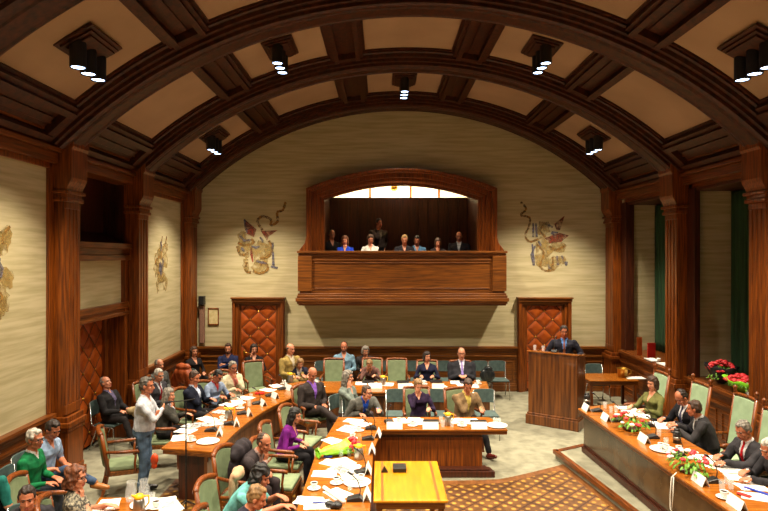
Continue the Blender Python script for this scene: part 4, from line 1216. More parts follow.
def chair(kind, x, y, face, where, z0=0.0, dx=0):
    o = PROTO[kind]
    if kind in USED: o = copy_tree(o)
    USED.add(kind)
    rz = math.radians(face-90)
    o.location = (x, y, z0); o.rotation_euler = (0, 0, rz)
    tag(o, CN[kind]+' '+where, 'chair', GR[kind])
    return o
def sit(p, kind, z0=0.0, back=0.0):
    rz = p['rz']; chair(kind, p['X']+math.sin(rz)*back, p['Y']-math.cos(rz)*back, math.degrees(rz)+90, 'under the '+p['who'], z0)
# ------------------------------------------------------------------ the people
def P(who, rest, ch, *a, **k):
    z0 = k.get('z0', 0.0)
    p = person(who+' '+rest, *a, **k); p['who'] = who; p['head'] = (a[0], a[1])
    if ch: sit(p, ch, z0, k.get('back', 0.0))
    return p
floral = mat('grey floral blouse', rgb(64, 62, 56), .8, rgb(158, 150, 128), (1, 1, 1), 38, 3, .1, lo=.45, hi=.6)
DK = (36, 34, 38); JN = (62, 84, 112)
# left wall side
P('man in a dark jacket', 'leaning back beside the left padded door', 'D', 106, 379, 10.75, -12, (34, 32, 34), 'recede', 'grey', shirt=(96, 88, 120), jacket=True, hands=('lap', 'lap'), feet='out', look=(-.1, -.35, 0), trousers=(40, 36, 36), minlean=-.4)
P('white haired man in a green jumper', 'and glasses seated by the left wall', 'D', 35, 429, 7.2, 4, (18, 116, 66), 'short', 'white', shirt=(226, 226, 220), glasses=True, hands=('lap', 'lap'), look=(-.25, .1, 0), skin='mid', trousers=(50, 52, 60), z0=.05, vneck=.08)
P('man in a pale blue shirt', 'and jeans with legs crossed by the left wall', 'D', 53, 420.5, 7.7, -8, (158, 182, 214), 'short', 'dbrown', hands=('lap', 'lap'), feet='crossR', look=(-.2, .45, 0), skin='mid', trousers=(66, 86, 116), shoes=shoebr, z0=.05, sleeve='elbow', vneck=.1)
P('person in a teal T shirt', 'cut off by the left edge of the photo', 'D', -9, 446, 6.55, 80, (40, 126, 116), 'short', 'brown', hands=('lap', 'lap'), look=(0, .3, 0), sleeve='elbow', z0=.08, vneck=.06, shoulders=1.15)
P('dark haired man at the bottom left', 'facing the camera, head and shoulders only', 'D', 27, 487, 5.8, -62, (52, 50, 56), 'short', 'dbrown', hands=('desk', 'lap'), look=(0, .1, 0), skin='mid')
P('curly haired woman in a grey floral top', 'with chin on her hand at bottom left', 'C', 77, 466, 6.15, 18, floral, 'curly', 'red', female=True, glasses=True, hands=('desk', 'chin'), look=(-.35, .1, 0), sleeve='elbow', vneck=.08)
P('standing man in a white shirt and jeans', 'with folded arms by the left desk', None, 147, 374, 8.67, 8, (200, 204, 212), 'short', 'dgrey', stand=True, hands=('fold', 'fold'), look=(-.1, .08, 0), trousers=(84, 106, 130), skin='mid', vneck=.08, fat=.03, shoulders=1.1)
p7 = PEOPLE[-1]
P('elderly white haired man', 'in a grey suit and red tie by the left wall', 'B', 159, 369, 11.35, -20, (62, 60, 66), 'short', 'white', jacket=True, shirt=(210, 210, 214), tie=(150, 26, 30), hands=('lap', 'lap'), look=(-.15, .2, 0))
P('grey haired man half hidden', 'behind the elderly man by the left wall', 'B', 159.5, 359, 12.35, -25, (84, 84, 80), 'recede', 'grey', jacket=True, shirt=(170, 170, 170), hands=('lap', 'lap'), look=(-.1, .1, 0))
P('woman with long fair grey hair', 'and a striped scarf behind the standing man', 'B', 169, 388, 9.85, 12, (62, 60, 54), 'long', 'grey', female=True, jacket=True, shirt=(206, 204, 216), hands=('desk', 'chin'), look=(-.25, .1, 0))
P('brown haired man in dark navy', 'with a hand at his mouth at the left desk', 'C', 194.5, 371, 11.0, -12, (26, 30, 46), 'short', 'brown', jacket=True, shirt=(196, 206, 228), hands=('desk', 'chin'), look=(-.1, .25, 0), skin='mid')
P('dark haired man in a pale blue jumper', 'with red cuffs bent over the left desk', 'C', 218, 370, 11.45, -30, (140, 156, 184), 'short', 'black', shirt=(178, 48, 52), hands=('desk', 'desk'), look=(.1, .65, 0), skin='mid', glasses=True)
P('grey haired man in a cream jacket', 'with chin on hand at the left desk', 'C', 233, 361.5, 12.1, -38, (212, 200, 166), 'short', 'grey', jacket=True, shirt=(206, 120, 104), hands=('chin', 'desk'), look=(-.2, .15, 0), glasses=True, skin='mid', trousers=(196, 186, 160))
P('brown haired woman in black', 'seated in the left corner below the pilaster', 'D', 194, 346.5, 14.15, -40, (34, 30, 32), 'long', 'brown', female=True, hands=('lap', 'lap'), look=(-.1, .0, 0))
P('bearded man in a blue jumper', 'with folded arms beside the left padded door', 'D', 228, 343.5, 14.45, -80, (36, 42, 78), 'short', 'brown', hands=('fold', 'fold'), look=(0, .2, 0), beard=True, vneck=.08)
P('dark haired woman in black', 'resting her face on a hand before the left padded door', 'D', 254, 344, 14.4, -75, (30, 26, 28), 'bob', 'dbrown', female=True, hands=('desk', 'cheek'), look=(.1, .1, 0), desk=.66)
P('bald man in a khaki jacket', 'leaning forward at the end of the left desk', None, 290.5, 343.5, 13.4, -45, (158, 134, 74), 'bald', 'brown', jacket=True, shirt=(206, 196, 170), hands=('desk', 'desk'), look=(.35, .15, 0), trousers=(150, 128, 76), seat=.6)
P('woman with a blond bob', 'in a dark jacket where the outer desk turns', 'B', 300, 358.6, 13.3, -65, (36, 38, 58), 'bob', 'fair', female=True, jacket=True, shirt=(220, 214, 206), hands=('desk', 'desk'), look=(0, .4, 0))
P('balding man in a light blue shirt', 'seated by the end wall behind an empty chair', 'D', 344, 341.5, 14.5, -88, (128, 164, 186), 'recede', 'brown', hands=('lap', 'lap'), look=(-.1, .15, 0), beard=True, skin='mid')
P('grey haired person in dark clothes', 'partly hidden behind the leaning blond woman', 'D', 365.5, 346, 14.5, -90, (56, 52, 54), 'bob', 'grey', hands=('lap', 'lap'), look=(.3, .35, 0))
P('blond woman in a floral blouse', 'bent over her papers at the rear desk', 'B', 369.5, 359.5, 13.4, -95, (120, 84, 76), 'short', 'fair', female=True, hands=('desk', 'brow'), look=(0, .75, 0), vneck=.1)
P('dark haired woman in navy', 'looking right at the rear desk', 'B', 427, 351.5, 13.45, -95, (28, 30, 54), 'bob', 'dbrown', female=True, hands=('desk', 'desk'), look=(.45, .05, 0), vneck=.14)
P('heavy man in a dark suit', 'with a lavender tie at the rear desk', 'B', 461.5, 347.5, 13.4, -92, (42, 42, 48), 'recede', 'brown', jacket=True, shirt=(210, 208, 224), tie=(140, 120, 190), hands=('clasp', 'clasp'), fat=.09, shoulders=1.12, look=(0, .05, 0), glasses=True)
# inner ring
P('bald man in a dark suit and purple shirt', 'with crossed legs between the two desks', 'C', 312.5, 367, 11.15, -48, (56, 48, 46), 'bald', 'brown', jacket=True, shirt=(130, 84, 180), hands=('lap', 'lap'), feet='crossR', look=(-.1, .45, 0), skin='mid', trousers=(56, 48, 46))
P('woman with long grey hair', 'in a grey waistcoat looking right between the desks', 'D', 348, 370, 11.0, -35, (120, 130, 122), 'long', 'grey', female=True, hands=('lap', 'cheek'), look=(.35, .05, 0), trousers=(72, 58, 60))
P('brown haired man with glasses', 'in a grey jacket and bright blue shirt', 'D', 367, 386, 10.4, -62, (104, 104, 98), 'short', 'brown', jacket=True, shirt=(36, 84, 200), hands=('desk', 'lap'), look=(.4, .1, 0), glasses=True)
P('fair haired woman in dark purple', 'shading her face with a hand at the inner desk', 'B', 418, 379, 10.6, -85, (44, 28, 56), 'short', 'fair', female=True, hands=('desk', 'brow'), look=(.15, .45, 0), side_lean=.02, vneck=.1)
P('man in a tan tweed jacket', 'with chin on hand at the inner desk', 'B', 468, 379, 10.5, -68, (134, 108, 76), 'short', 'brown', jacket=True, shirt=(214, 190, 96), hands=('desk', 'chin'), look=(-.35, .5, 0), skin='mid', shoes=shoered, feet='out')
P('black haired woman in a purple jumper', 'seated left of the inner desk', 'C', 295, 408, 8.75, -6, (116, 26, 126), 'long', 'black', female=True, hands=('lap', 'lap'), look=(-.1, .2, 0), trousers=(26, 24, 28))
P('brown haired man in a charcoal suit', 'slumped sideways left of the inner desk', 'C', 264.5, 433.7, 7.55, -14, (58, 50, 52), 'recede', 'brown', jacket=True, shirt=(170, 140, 130), hands=('lap', 'chin'), look=(-.3, .25, 0), trousers=(58, 48, 50), shoes=shoem, skin='mid')
P('dark haired person in a turquoise shirt', 'reaching across the inner desk', 'C', 261.5, 466, 6.5, -8, (110, 184, 180), 'curly', 'black', hands=('desk', 'far'), look=(-.1, .35, 0), sleeve='elbow', skin='mid')
P('light brown haired man', 'in a dark top at the bottom edge', 'C', 257, 486, 5.8, 2, (54, 52, 66), 'short', 'fair', hands=('desk', 'desk'), look=(0, .4, 0), skin='mid')
# lectern
P('speaker in a dark suit', 'with a striped tie standing at the lectern', None, 564, 323.5, 12.85, -105, (40, 40, 52), 'short', 'dbrown', stand=True, z0=.2, jacket=True, shirt=(90, 140, 214), tie=(150, 90, 60), hands=((-.28, .30, 1.17, 0, 1, -.2), (.30, .28, 1.14, 0, 1, -.3)), look=(.1, .15, 0), skin='mid', shoulders=1.0)
# raised bench
P('brown haired woman in an olive dress', 'over grey sleeves at the raised bench', None, 652.5, 376.4, 9.95, 200, (112, 112, 62), 'bob', 'brown', female=True, hands=('desk', 'desk'), look=(.05, .15, 0), z0=.15, vneck=.16, reach=.05)
P('dark haired man with bowed head', 'in a black suit at the raised bench', None, 681, 390, 9.1, 190, (28, 27, 32), 'recede', 'dbrown', z0=.15, jacket=True, shirt=(226, 226, 230), tie=(70, 70, 96), hands=('desk', 'desk'), look=(.1, .75, 0), skin='mid')
P('man in a grey suit turned away', 'talking to the man with bowed head', None, 694, 399.5, 8.55, 158, (58, 56, 58), 'short', 'brown', z0=.15, jacket=True, shirt=(200, 200, 200), hands=('desk', 'desk'), look=(-.2, .2, 0), side_lean=-.06, skin='mid')
P('grey haired man with a red tie', 'reading at the raised bench', None, 743, 421, 7.4, 188, (56, 54, 58), 'short', 'grey', z0=.15, jacket=True, shirt=(226, 226, 228), tie=(190, 20, 30), hands=('far', 'desk'), look=(.15, .45, 0), skin='mid')
P('silver haired man at the right edge', 'in a dark suit cut off by the frame', None, 769, 439, 6.85, 185, (50, 48, 52), 'short', 'white', z0=.15, jacket=True, shirt=(220, 220, 220), tie=(60, 60, 90), hands=('far', 'desk'), look=(.1, .4, 0), skin='mid')
# public gallery
G = dict(z0=2.70)
P('long haired woman in bright blue', 'at the left of the gallery rail', 'D', 345, 235.8, 15.15, -90, (30, 66, 190), 'long', 'red', female=True, hands=('desk', 'chin'), look=(-.1, .2, 0), desk=.86, **G)
P('brown haired woman in a white cardigan', 'at the gallery rail', 'D', 370.5, 234.5, 15.15, -85, (224, 220, 210), 'bob', 'brown', female=True, hands=('chin', 'desk'), look=(.1, .35, 0), desk=.86, **G)
P('blond person in a black top', 'at the middle of the gallery rail', 'D', 404.5, 235, 15.1, -88, (34, 32, 38), 'short', 'blond', hands=('desk', 'desk'), look=(0, .35, 0), desk=.86, **G)
P('person in a blue shirt', 'just behind the blond person in the gallery', 'D', 417, 236, 15.75, -88, (90, 140, 180), 'short', 'black', hands=('lap', 'lap'), look=(-.2, .35, 0), skin='mid', **G)
P('brown haired woman in dark clothes', 'at the right of the gallery rail', 'D', 438, 238.3, 15.15, -95, (44, 34, 34), 'long', 'brown', female=True, hands=('desk', 'chin'), look=(.1, .3, 0), desk=.86, **G)
P('grey haired man in the gallery back row', 'at the far left', 'D', 332, 228.8, 16.25, -70, (40, 36, 36), 'recede', 'grey', hands=('lap', 'lap'), look=(.1, .3, 0), z0=2.78)
P('balding man in the gallery back row', 'at the far right', 'D', 459, 231.5, 16.25, -100, (36, 32, 36), 'bald', 'brown', jacket=True, shirt=(190, 190, 190), hands=('lap', 'lap'), look=(0, .35, 0), z0=2.75)
P('man standing in the gallery shadows', 'with a hand raised to his face', None, 379, 216.8, 16.45, -60, (66, 54, 48), 'short', 'dbrown', stand=True, jacket=True, shirt=(120, 110, 100), hands=('pocket', 'cheek'), look=(.2, .1, 0), skin='mid', z0=2.70)

# ------------------------------------------------------------------ empty chairs
def chp(kind, px, py, ztop, face, where, z0=0.0):
    x, y = at(px, py, ztop+z0); chair(kind, x, y, face, where, z0)
for x, y, w in ((4.58, 10.3, 'behind the brown haired woman in an olive dress'), (4.80, 9.43, 'behind the dark haired man with bowed head'), (4.98, 8.58, 'in front of the flowers on the sill'),
                (4.88, 7.76, 'behind the grey haired man with a red tie'), (4.80, 6.95, 'behind the silver haired man at the right edge')):
    chair('A', x, y, 184, w, .15)
for px, w in ((333, 'standing empty in front of the man in the light blue shirt'), (397, 'standing empty between two women at the rear desk')):
    chp('B', px, 357.5, 1.12, -90, w)
chp('B', 257, 359.5, 1.12, -60, 'standing empty before the left padded door')
for px, w in ((322, 'in the wall row left of the light blue shirted man'), (387, 'in the wall row behind the rear desk middle'), (412, 'in the wall row left of the woman in navy'), (443, 'in the wall row between the navy woman and heavy man'), (481, 'in the wall row carrying a black bag'), (499, 'at the right end of the wall row')):
    chair('D', (px-CX)*14.45/F, 14.45, -90, w)
for px, w in ((397, 'with its back to the rear desk, left of three'), (437, 'with its back to the rear desk, behind the purple clad woman'), (487, 'with its back to the rear desk, behind the tweed jacket')):
    chair('D', (px-CX)*11.25/F, 11.35, -90, w)
chair('D', 5.16, 14.05, -90, 'behind the side table with the brass bucket')
chair('C', -3.80, 8.70, 24, 'behind the standing man at the left desk')
chair('C', -3.85, 6.72, 8, 'standing empty behind the curly haired woman')
chair('C', -1.42, 8.0, -5, 'standing empty between the purple jumper and the charcoal suit')
chair('C', -1.32, 9.75, -15, 'standing empty behind the black haired woman')
chair('C', -3.3, 12.6, -45, 'standing empty behind the cream jacketed man')
# ------------------------------------------------------------------ things on the desks
def near(px, py):
    return min(PEOPLE, key=lambda p: (p['head'][0]-px)**2+((p['head'][1]+45)-py)**2)
ITEMS = []
PR_ = {}
def item(kind, maker, x, y, z, rz, label, cat, group):
    if kind not in PR_:
        PR_[kind] = maker(); o = PR_[kind]
    else: o = copy_tree(PR_[kind])
    o.location = (x, y, z); o.rotation_euler = (0, 0, rz); tag(o, label, cat, group); ITEMS.append(o)
    return o
def mk_card():
    m = mb(paper); m.prism([(-.045, 0), (-.041, 0), (0, .098), (.041, 0), (.045, 0), (0, .106)], -.125, .125, 'x'); return m.build('name_card')
def mk_paper():
    m = mb(paper)
    for k, (a, dx, dy) in enumerate(((0, 0, 0), (.12, .01, .008), (-.1, -.012, .004))):
        c, s = math.cos(a), math.sin(a); P_ = [(-.105, -.148), (.105, -.148), (.105, .148), (-.105, .148)]
        m.prism([(x*c-y*s+dx, x*s+y*c+dy) for x, y in P_], .0006+k*.0014, .0017+k*.0014)
    return m.build('paper_stack')
def mk_print():
    m = mb(paperd); m.box(-.105, .105, -.148, .148, .0006, .0045); return m.build('printed_leaflet')
def mk_cup():
    m = mb(china); m.lathe([(0, .0), (.022, .0), (.026, .006), (.038, .045), (.042, .066), (.039, .066), (.034, .045), (.022, .01), (0, .008)], (0, 0, .012), 18)
    m.tube([(.036, 0, .066), (.058, 0, .062), (.060, 0, .042), (.034, 0, .034)], .0045, 6)
    o = m.build('coffee_cup', smooth=True)
    c = mb(coffee); c.lathe([(0, .058), (.036, .058), (.036, .060), (0, .060)], (0, 0, .012), 16); c.build('coffee', o)
    return o
def mk_saucer():
    m = mb(china); m.lathe([(0, 0), (.045, 0), (.055, .004), (.078, .013), (.080, .016), (.055, .009), (.0, .007)], (0, 0, .001), 22); return m.build('saucer', smooth=True)
def mk_glass():
    m = mb(glass); m.lathe([(0, 0), (.028, 0), (.033, .11), (.031, .11), (.026, .006), (0, .006)], (0, 0, .001), 16); o = m.build('water_glass', smooth=True)
    return o
def mk_jug():
    m = mb(glass); m.lathe([(0, 0), (.05, 0), (.062, .05), (.06, .13), (.042, .18), (.05, .22), (.047, .22), (.039, .18), (.056, .13), (.058, .05), (.046, .007), (0, .007)], (0, 0, .001), 18)
    m.tube([(.045, 0, .20), (.10, 0, .18), (.10, 0, .10), (.06, 0, .06)], .007, 6); return m.build('glass_jug', smooth=True)
def mk_pot():
    r = empty('coffee_pot')
    m = mb(steel); m.lathe([(0, 0), (.058, 0), (.062, .01), (.06, .12), (.05, .15), (.045, .155), (0, .155)], (0, 0, .001), 20); m.build('flask', r, smooth=True)
    m = mb(yellowp); m.lathe([(0, .154), (.048, .154), (.052, .17), (.04, .195), (.018, .205), (0, .206)], (0, 0, .001), 18); m.tube([(-.03, 0, .175), (-.075, 0, .20)], [.018, .008], 8); m.build('lid', r, smooth=True)
    m = mb(yellowp); m.tube([(.045, 0, .175), (.095, 0, .17), (.10, 0, .10), (.06, 0, .05)], .009, 8); m.build('handle', r, smooth=True)
    return r
def mk_mic():
    r = empty('desk_microphone')
    m = mb(blackp); m.prism([(-.09, .0), (.09, .0), (.09, .02), (.05, .055), (-.09, .025)], -.06, .06, 'x'); m.build('base', r, bevel=.006)
    m = mb(blackm); m.tube([(0, .05, .03), (0, .06, .12), (0, .03, .22), (0, -.04, .29)], .006, 7); n = m.build('gooseneck', r, smooth=True)
    m = mb(blackp); m.tube([(0, -.035, .285), (0, -.055, .30), (0, -.085, .315)], [.011, .014, .011], 8); m.build('microphone_head', n, smooth=True)
    m = mb(redp); m.box(-.03, -.015, -.045, -.03, .031, .036); m.build('button', r)
    return r
def mk_folder():
    m = mb(blackp); m.box(-.13, .13, -.09, .09, .001, .03); return m.build('black_folder', bevel=.006)
def mk_tray():
    m = mb(china); m.lathe([(0, 0), (.14, 0), (.165, .012), (.168, .018), (.16, .018), (.138, .006), (0, .006)], (0, 0, .001), 28); return m.build('serving_tray', smooth=True)
MK = dict(card=(mk_card, 'folded white name card', 'name card'), paper=(mk_paper, 'stack of white papers', 'paper'), print=(mk_print, 'grey printed leaflet', 'leaflet'),
          cup=(mk_cup, 'white coffee cup', 'cup'), saucer=(mk_saucer, 'white saucer', 'saucer'), glass=(mk_glass, 'clear water glass', 'glass'), jug=(mk_jug, 'clear glass jug', 'jug'),
          pot=(mk_pot, 'yellow lidded coffee pot', 'coffee pot'), mic=(mk_mic, 'black gooseneck desk microphone', 'microphone'), folder=(mk_folder, 'black folder', 'folder'), tray=(mk_tray, 'round white serving tray', 'tray'))
CNT = {}
def put(kind, px, py, z, rz, where):
    """standing on a surface of height z at the spot seen near (px, py)"""
    x, y = at(px, py, z)
    mk, lab, cat = MK[kind]
    key = (kind, where); CNT.setdefault(key, []).append(None)
    l = lab+' '+where
    o = item(kind, mk, x, y, z, rz, l, cat, None)
    o['group'] = cat+'s '+where
    CNT[key][-1] = o
    if kind == 'cup':
        s_ = item('saucer', MK['saucer'][0], x, y, z, 0, 'white saucer '+where, 'saucer', 'saucers '+where)
        CNT.setdefault(('saucer', where), []).append(s_)
    return o
R90 = PI/2
A1 = 'on the left desk before the man in dark navy'; A2 = 'on the left desk before the blue jumper'; A3 = 'on the left desk before the cream jacket'
A0 = 'at the near end of the left outer desk'; A4 = 'where the left outer desk turns'
T = .75
for q in [('card', 219.5, 434.5, -1.35, A0), ('card', 236.5, 425, -1.3, A1), ('card', 249.5, 415, -1.2, A1), ('card', 263, 405, -1.1, A2), ('card', 275, 397.5, -1.0, A3), ('card', 288, 389.5, -.8, A4),
          ('mic', 211, 431, -R90, A0), ('mic', 229, 424.5, -R90, A1), ('mic', 242, 414, -1.3, A1), ('mic', 257, 404, -1.2, A2), ('mic', 270, 396, -1.1, A3), ('mic', 282, 389.5, -.9, A4),
          ('paper', 180, 438, .3, A0), ('paper', 186, 431, 1.3, A0), ('print', 192, 426, 1.2, A0), ('print', 202, 424.5, 1.6, A1), ('paper', 207, 419, .9, A1), ('paper', 229, 405, 1.1, A2), ('paper', 238, 402, .4, A2), ('paper', 246, 398, 1.0, A3), ('paper', 268, 390, 1.0, A3), ('paper', 276, 386, .6, A3), ('print', 222, 412, 1.2, A1),
          ('paper', 214, 423, .5, A0), ('pot', 228.5, 419, .4, A1), ('pot', 290.5, 382, .2, A4), ('glass', 216, 427, 0, A0), ('glass', 222, 427.5, 0, A0), ('cup', 191, 441, .4, A0), ('tray', 208, 442, 0, A0), ('cup', 240, 408.5, 1, A2), ('cup', 284, 384, 1, A4), ('cup', 222, 421, 2, A1), ('glass', 251, 399.5, 0, A3), ('glass', 249, 406, 0, A2)]:
    put(q[0], q[1], q[2], T, q[3], q[4])
B1 = 'on the rear desk before the blond woman'; B2 = 'on the rear desk before the woman in navy'; B3 = 'on the rear desk before the heavy man'; B0 = 'on the left part of the rear desk'
for q in [('paper', 318, 386, .4, B0), ('cup', 316, 384, .4, B0), ('paper', 361, 383.5, .1, B1), ('paper', 374, 384.5, .2, B1), ('paper', 388, 384.5, -.2, B1), ('folder', 368, 382.5, 0, B1), ('card', 376, 388, 0, B1), ('pot', 383, 385, .3, B1),
          ('folder', 403, 382.5, 0, B2), ('paper', 408, 385, .1, B2), ('folder', 436, 382, 0, B2), ('paper', 440, 386, .2, B2), ('card', 438, 388.5, 0, B2), ('card', 404, 388.5, 0, B2), ('glass', 421, 383, 0, B2), ('cup', 424, 384.5, 0, B2),
          ('paper', 456, 382.5, 0, B3), ('paper', 463, 385.5, .2, B3), ('folder', 466, 383, .1, B3), ('cup', 478, 384, 0, B3), ('paper', 473, 386, -.2, B3)]:
    put(q[0], q[1], q[2], T, q[3], q[4])
C1 = 'on the inner desk before the purple clad woman'; C2 = 'on the inner desk before the tweed jacket'; C0 = 'at the corner of the inner desk'
C3 = 'on the inner desk before the woman in purple'; C4 = 'on the inner desk before the charcoal suit'; C5 = 'at the near end of the inner desk'
for q in [('card', 394.5, 428.5, 0, C0), ('card', 430.5, 428.5, 0, C1), ('card', 479, 428.5, 0, C2), ('paper', 401, 421, .2, C0), ('paper', 414, 420.5, -.1, C1), ('paper', 420, 422, .2, C1), ('paper', 456, 421, .1, C2), ('paper', 465, 421.5, -.1, C2), ('paper', 474, 421.5, .3, C2),
          ('folder', 431, 422.5, 0, C1), ('folder', 479, 423, 0, C2), ('cup', 412.5, 426, .3, C1), ('cup', 462, 426, .5, C2), ('cup', 399, 423, .5, C0), ('pot', 448, 425, .3, C1), ('glass', 441, 423, 0, C1), ('glass', 443, 427, 0, C1), ('glass', 452, 427, 0, C2), ('tray', 497, 426, 0, C2), ('glass', 495, 424.5, 0, C2), ('glass', 499, 425, 0, C2), ('mic', 389, 423, .4, C0),
          ('paper', 354, 421, 1.2, C0), ('paper', 361, 424, .9, C0), ('print', 351, 427.5, 1.2, C0), ('card', 378, 436, -R90-.1, C0), ('mic', 371, 429, -R90, C0), ('mic', 368, 439.5, -R90, C3), ('card', 372, 452, -R90, C3), ('card', 368, 472, -R90, C4), ('card', 367, 498, -R90, C5),
          ('paper', 348, 430, 1.1, C0), ('cup', 352.6, 439, 1, C3), ('cup', 359, 431, 1, C0), ('paper', 333, 441, .8, C3), ('pot', 358.7, 459, .4, C3), ('mic', 361, 473, -R90, C4), ('mic', 355, 500, -R90, C5), ('cup', 336.5, 483.5, .4, C4), ('tray', 357, 483, 0, C4), ('cup', 352, 480, .4, C4), ('cup', 361, 481, 1.4, C4),
          ('paper', 333, 463, 1.1, C4), ('paper', 325, 474, 1.5, C4), ('paper', 344, 462, .5, C4), ('paper', 349, 468, 1.5, C4), ('cup', 314, 489, 2, C5), ('paper', 309, 501, 1.35, C5), ('paper', 318, 505, 1.7, C5), ('paper', 350, 475, .3, C4), ('glass', 341, 457, 0, C3), ('glass', 349, 456, 0, C3), ('cup', 343, 453, 2, C3), ('paper', 338, 494, .7, C5), ('glass', 350, 490, 0, C5), ('print', 340, 470, .9, C4)]:
    put(q[0], q[1], q[2], T, q[3], q[4])
E1 = 'at the far end of the raised bench'; E2 = 'on the raised bench before the olive dress'; E3 = 'on the raised bench before the bowed man'; E4 = 'on the raised bench before the red tied man'; E5 = 'at the near end of the raised bench'
T2 = .90
for q in [('card', 586.5, 410, -R90-.0, E1), ('card', 606, 420, -R90, E2), ('card', 644, 441.5, -R90, E3), ('card', 700, 483, -R90, E4), ('card', 737, 507, -R90, E5),
          ('mic', 597, 411.5, -R90, E1), ('mic', 617, 421.5, -R90, E2), ('mic', 652, 438, -R90, E3), ('mic', 648, 426, -R90, E3), ('mic', 712, 482, -R90, E4), ('mic', 678, 456, -R90, E4),
          ('glass', 605, 408.5, 0, E1), ('glass', 611, 413, 0, E2), ('glass', 616, 412, 0, E2), ('paper', 627, 408, 1.4, E2), ('paper', 640, 416, 1.2, E2), ('paper', 633, 412, 1.6, E2), ('paper', 662, 424, 1.2, E3), ('paper', 666, 427, 1.5, E3), ('glass', 659, 436, 0, E3),
          ('tray', 663, 450, 0, E3), ('cup', 661, 449, 0, E3), ('cup', 666, 450.5, 1, E3), ('glass', 666, 446, 0, E3), ('cup', 674, 455, 1, E4), ('cup', 679, 452, 1, E4), ('paper', 708, 458, 1.2, E4), ('paper', 713, 464, 1.5, E4), ('paper', 722, 467, 1.2, E4), ('paper', 731, 470, 1.5, E4), ('paper', 741, 478, 1.3, E4),
          ('glass', 727, 484, 0, E5), ('glass', 722, 490, 0, E5), ('cup', 724, 498, 0, E5), ('glass', 731, 489, 0, E5), ('paper', 757, 497, 1.2, E5), ('paper', 752, 487, 1.5, E5)]:
    put(q[0], q[1], q[2], T2, q[3], q[4])
F1 = 'on the short desk at bottom left'
for q in [('tray', 146, 505, 0, F1), ('jug', 131, 501, .5, F1), ('jug', 144, 499, 2.2, F1), ('paper', 108, 505, .2, F1), ('paper', 166, 503, .3, F1), ('paper', 170, 507, .5, F1), ('pot', 139, 513, .4, F1), ('glass', 152, 503, 0, F1), ('cup', 156, 508, 1, F1)]:
    put(q[0], q[1], q[2], T, q[3], q[4])
for k, L_ in CNT.items():           # one of a kind: no group needed; else say which
    if len(L_) == 1:
        if 'group' in L_[0]: del L_[0]['group']
        continue
    L_.sort(key=lambda o: o.location.x/o.location.y); n = len(L_)
    for i, o in enumerate(L_):
        w_ = ('left one' if i == 0 else 'right one') if n == 2 else ('leftmost' if i == 0 else 'rightmost' if i == n-1 else 'middle one' if n == 3 else ('second', 'third', 'fourth', 'fifth', 'sixth', 'seventh', 'eighth')[i-1]+' from left')
        o['label'] = o['label']+', '+w_

# single things
def bouquet(name, label, x, y, z, n, rx, ry, hgt, seed, wrap=None, basket=True, reds=.4, cat='flowers', rz=0, bs=1.0):
    r = empty(name, (x, y, z), rz); tag(r, label, cat); rr = random.Random(seed)
    if basket:
        m = mb(wooddk); m.lathe([(0, 0), (.10, 0), (.12, .04), (.11, .05), (0, .045)], (0, 0, .001), 16); m.build('dish', r, smooth=True)
    if wrap:
        m = mb(wrap); k = 20; vs = []
        for i in range(k):
            a = 2*PI*i/k
            for (q, zz) in ((.3, .01), (.8, hgt*.45), (1.12+.14*math.sin(a*5+seed), hgt*.9+.02*math.sin(a*7))): vs.append((rx*q*math.cos(a), ry*q*math.sin(a), zz))
        fs = [(i*3+q, ((i+1) % k)*3+q, ((i+1) % k)*3+q+1, i*3+q+1) for i in range(k) for q in (0, 1)]
        m.add(vs, fs); o = m.build('wrapping', r, smooth=True); s = o.modifiers.new('t', 'SOLIDIFY'); s.thickness = .006
    m = mb(leafm)
    for i in range(int(n*2.2)):
        a = rr.uniform(0, 2*PI); q = math.sqrt(rr.random()); b = rr.uniform(.25, .95)
        c = Vector((rx*q*math.cos(a), ry*q*math.sin(a), .04+hgt*b*math.sqrt(max(.1, 1-q*q*.8))))
        R_ = Matrix.Rotation(a, 3, 'Z') @ Matrix.Rotation(rr.uniform(.2, 1.2), 3, 'Y')
        m.ell(c, (.035, .016, .006), R_, 6, 4)
    m.build('foliage', r)
    for nm, mt, cnt in (('red_blooms', redpet, int(n*reds)), ('white_blooms', whitepet, int(n*(1-reds)*.6))):
        for i in range(cnt):
            m = mb(mt)
            a = rr.uniform(0, 2*PI); q = math.sqrt(rr.random())*.95
            c = Vector((rx*q*math.cos(a), ry*q*math.sin(a), .05+hgt*math.sqrt(max(.1, 1-q*q*.8))))
            s_ = rr.uniform(.016, .027)*bs; m.ell(c, (s_, s_, s_*.8), None, 8, 6)
            for k in range(5):
                t = 2*PI*k/5; m.ell(c+Vector((math.cos(t)*s_*.7, math.sin(t)*s_*.7, .0)), (s_*.6, s_*.6, s_*.4), None, 6, 4)
            m.build(nm[:-1], r, smooth=True)
    return r
x, y = at(631, 430, .9); bouquet('flower_arrangement', 'low red and white flower arrangement before the woman in olive', x, y, .9, 40, .24, .33, .19, 3, bs=1.25)
x, y = at(689, 472, .9); fa = bouquet('flower_arrangement', 'flower arrangement with a trailing ribbon before the red tied man', x, y, .9, 44, .23, .33, .19, 5, bs=1.25)
m = mb(whitepet); m.tube([(-.2, -.10, .03), (-.27, -.12, -.02), (-.28, -.11, -.25), (-.27, -.09, -.40), (-.27, -.13, -.43), (-.26, -.14, -.2), (-.25, -.13, -.01)], .006, 6); m.build('ribbon', fa, smooth=True)
x, y = at(339, 455, .75); r = empty('wrapped_bouquet', (x, y, .75), .5); tag(r, 'lime wrapped bunch of red roses lying on the inner desk', 'flowers')
m = mb(limewrap); k = 22; vs = []
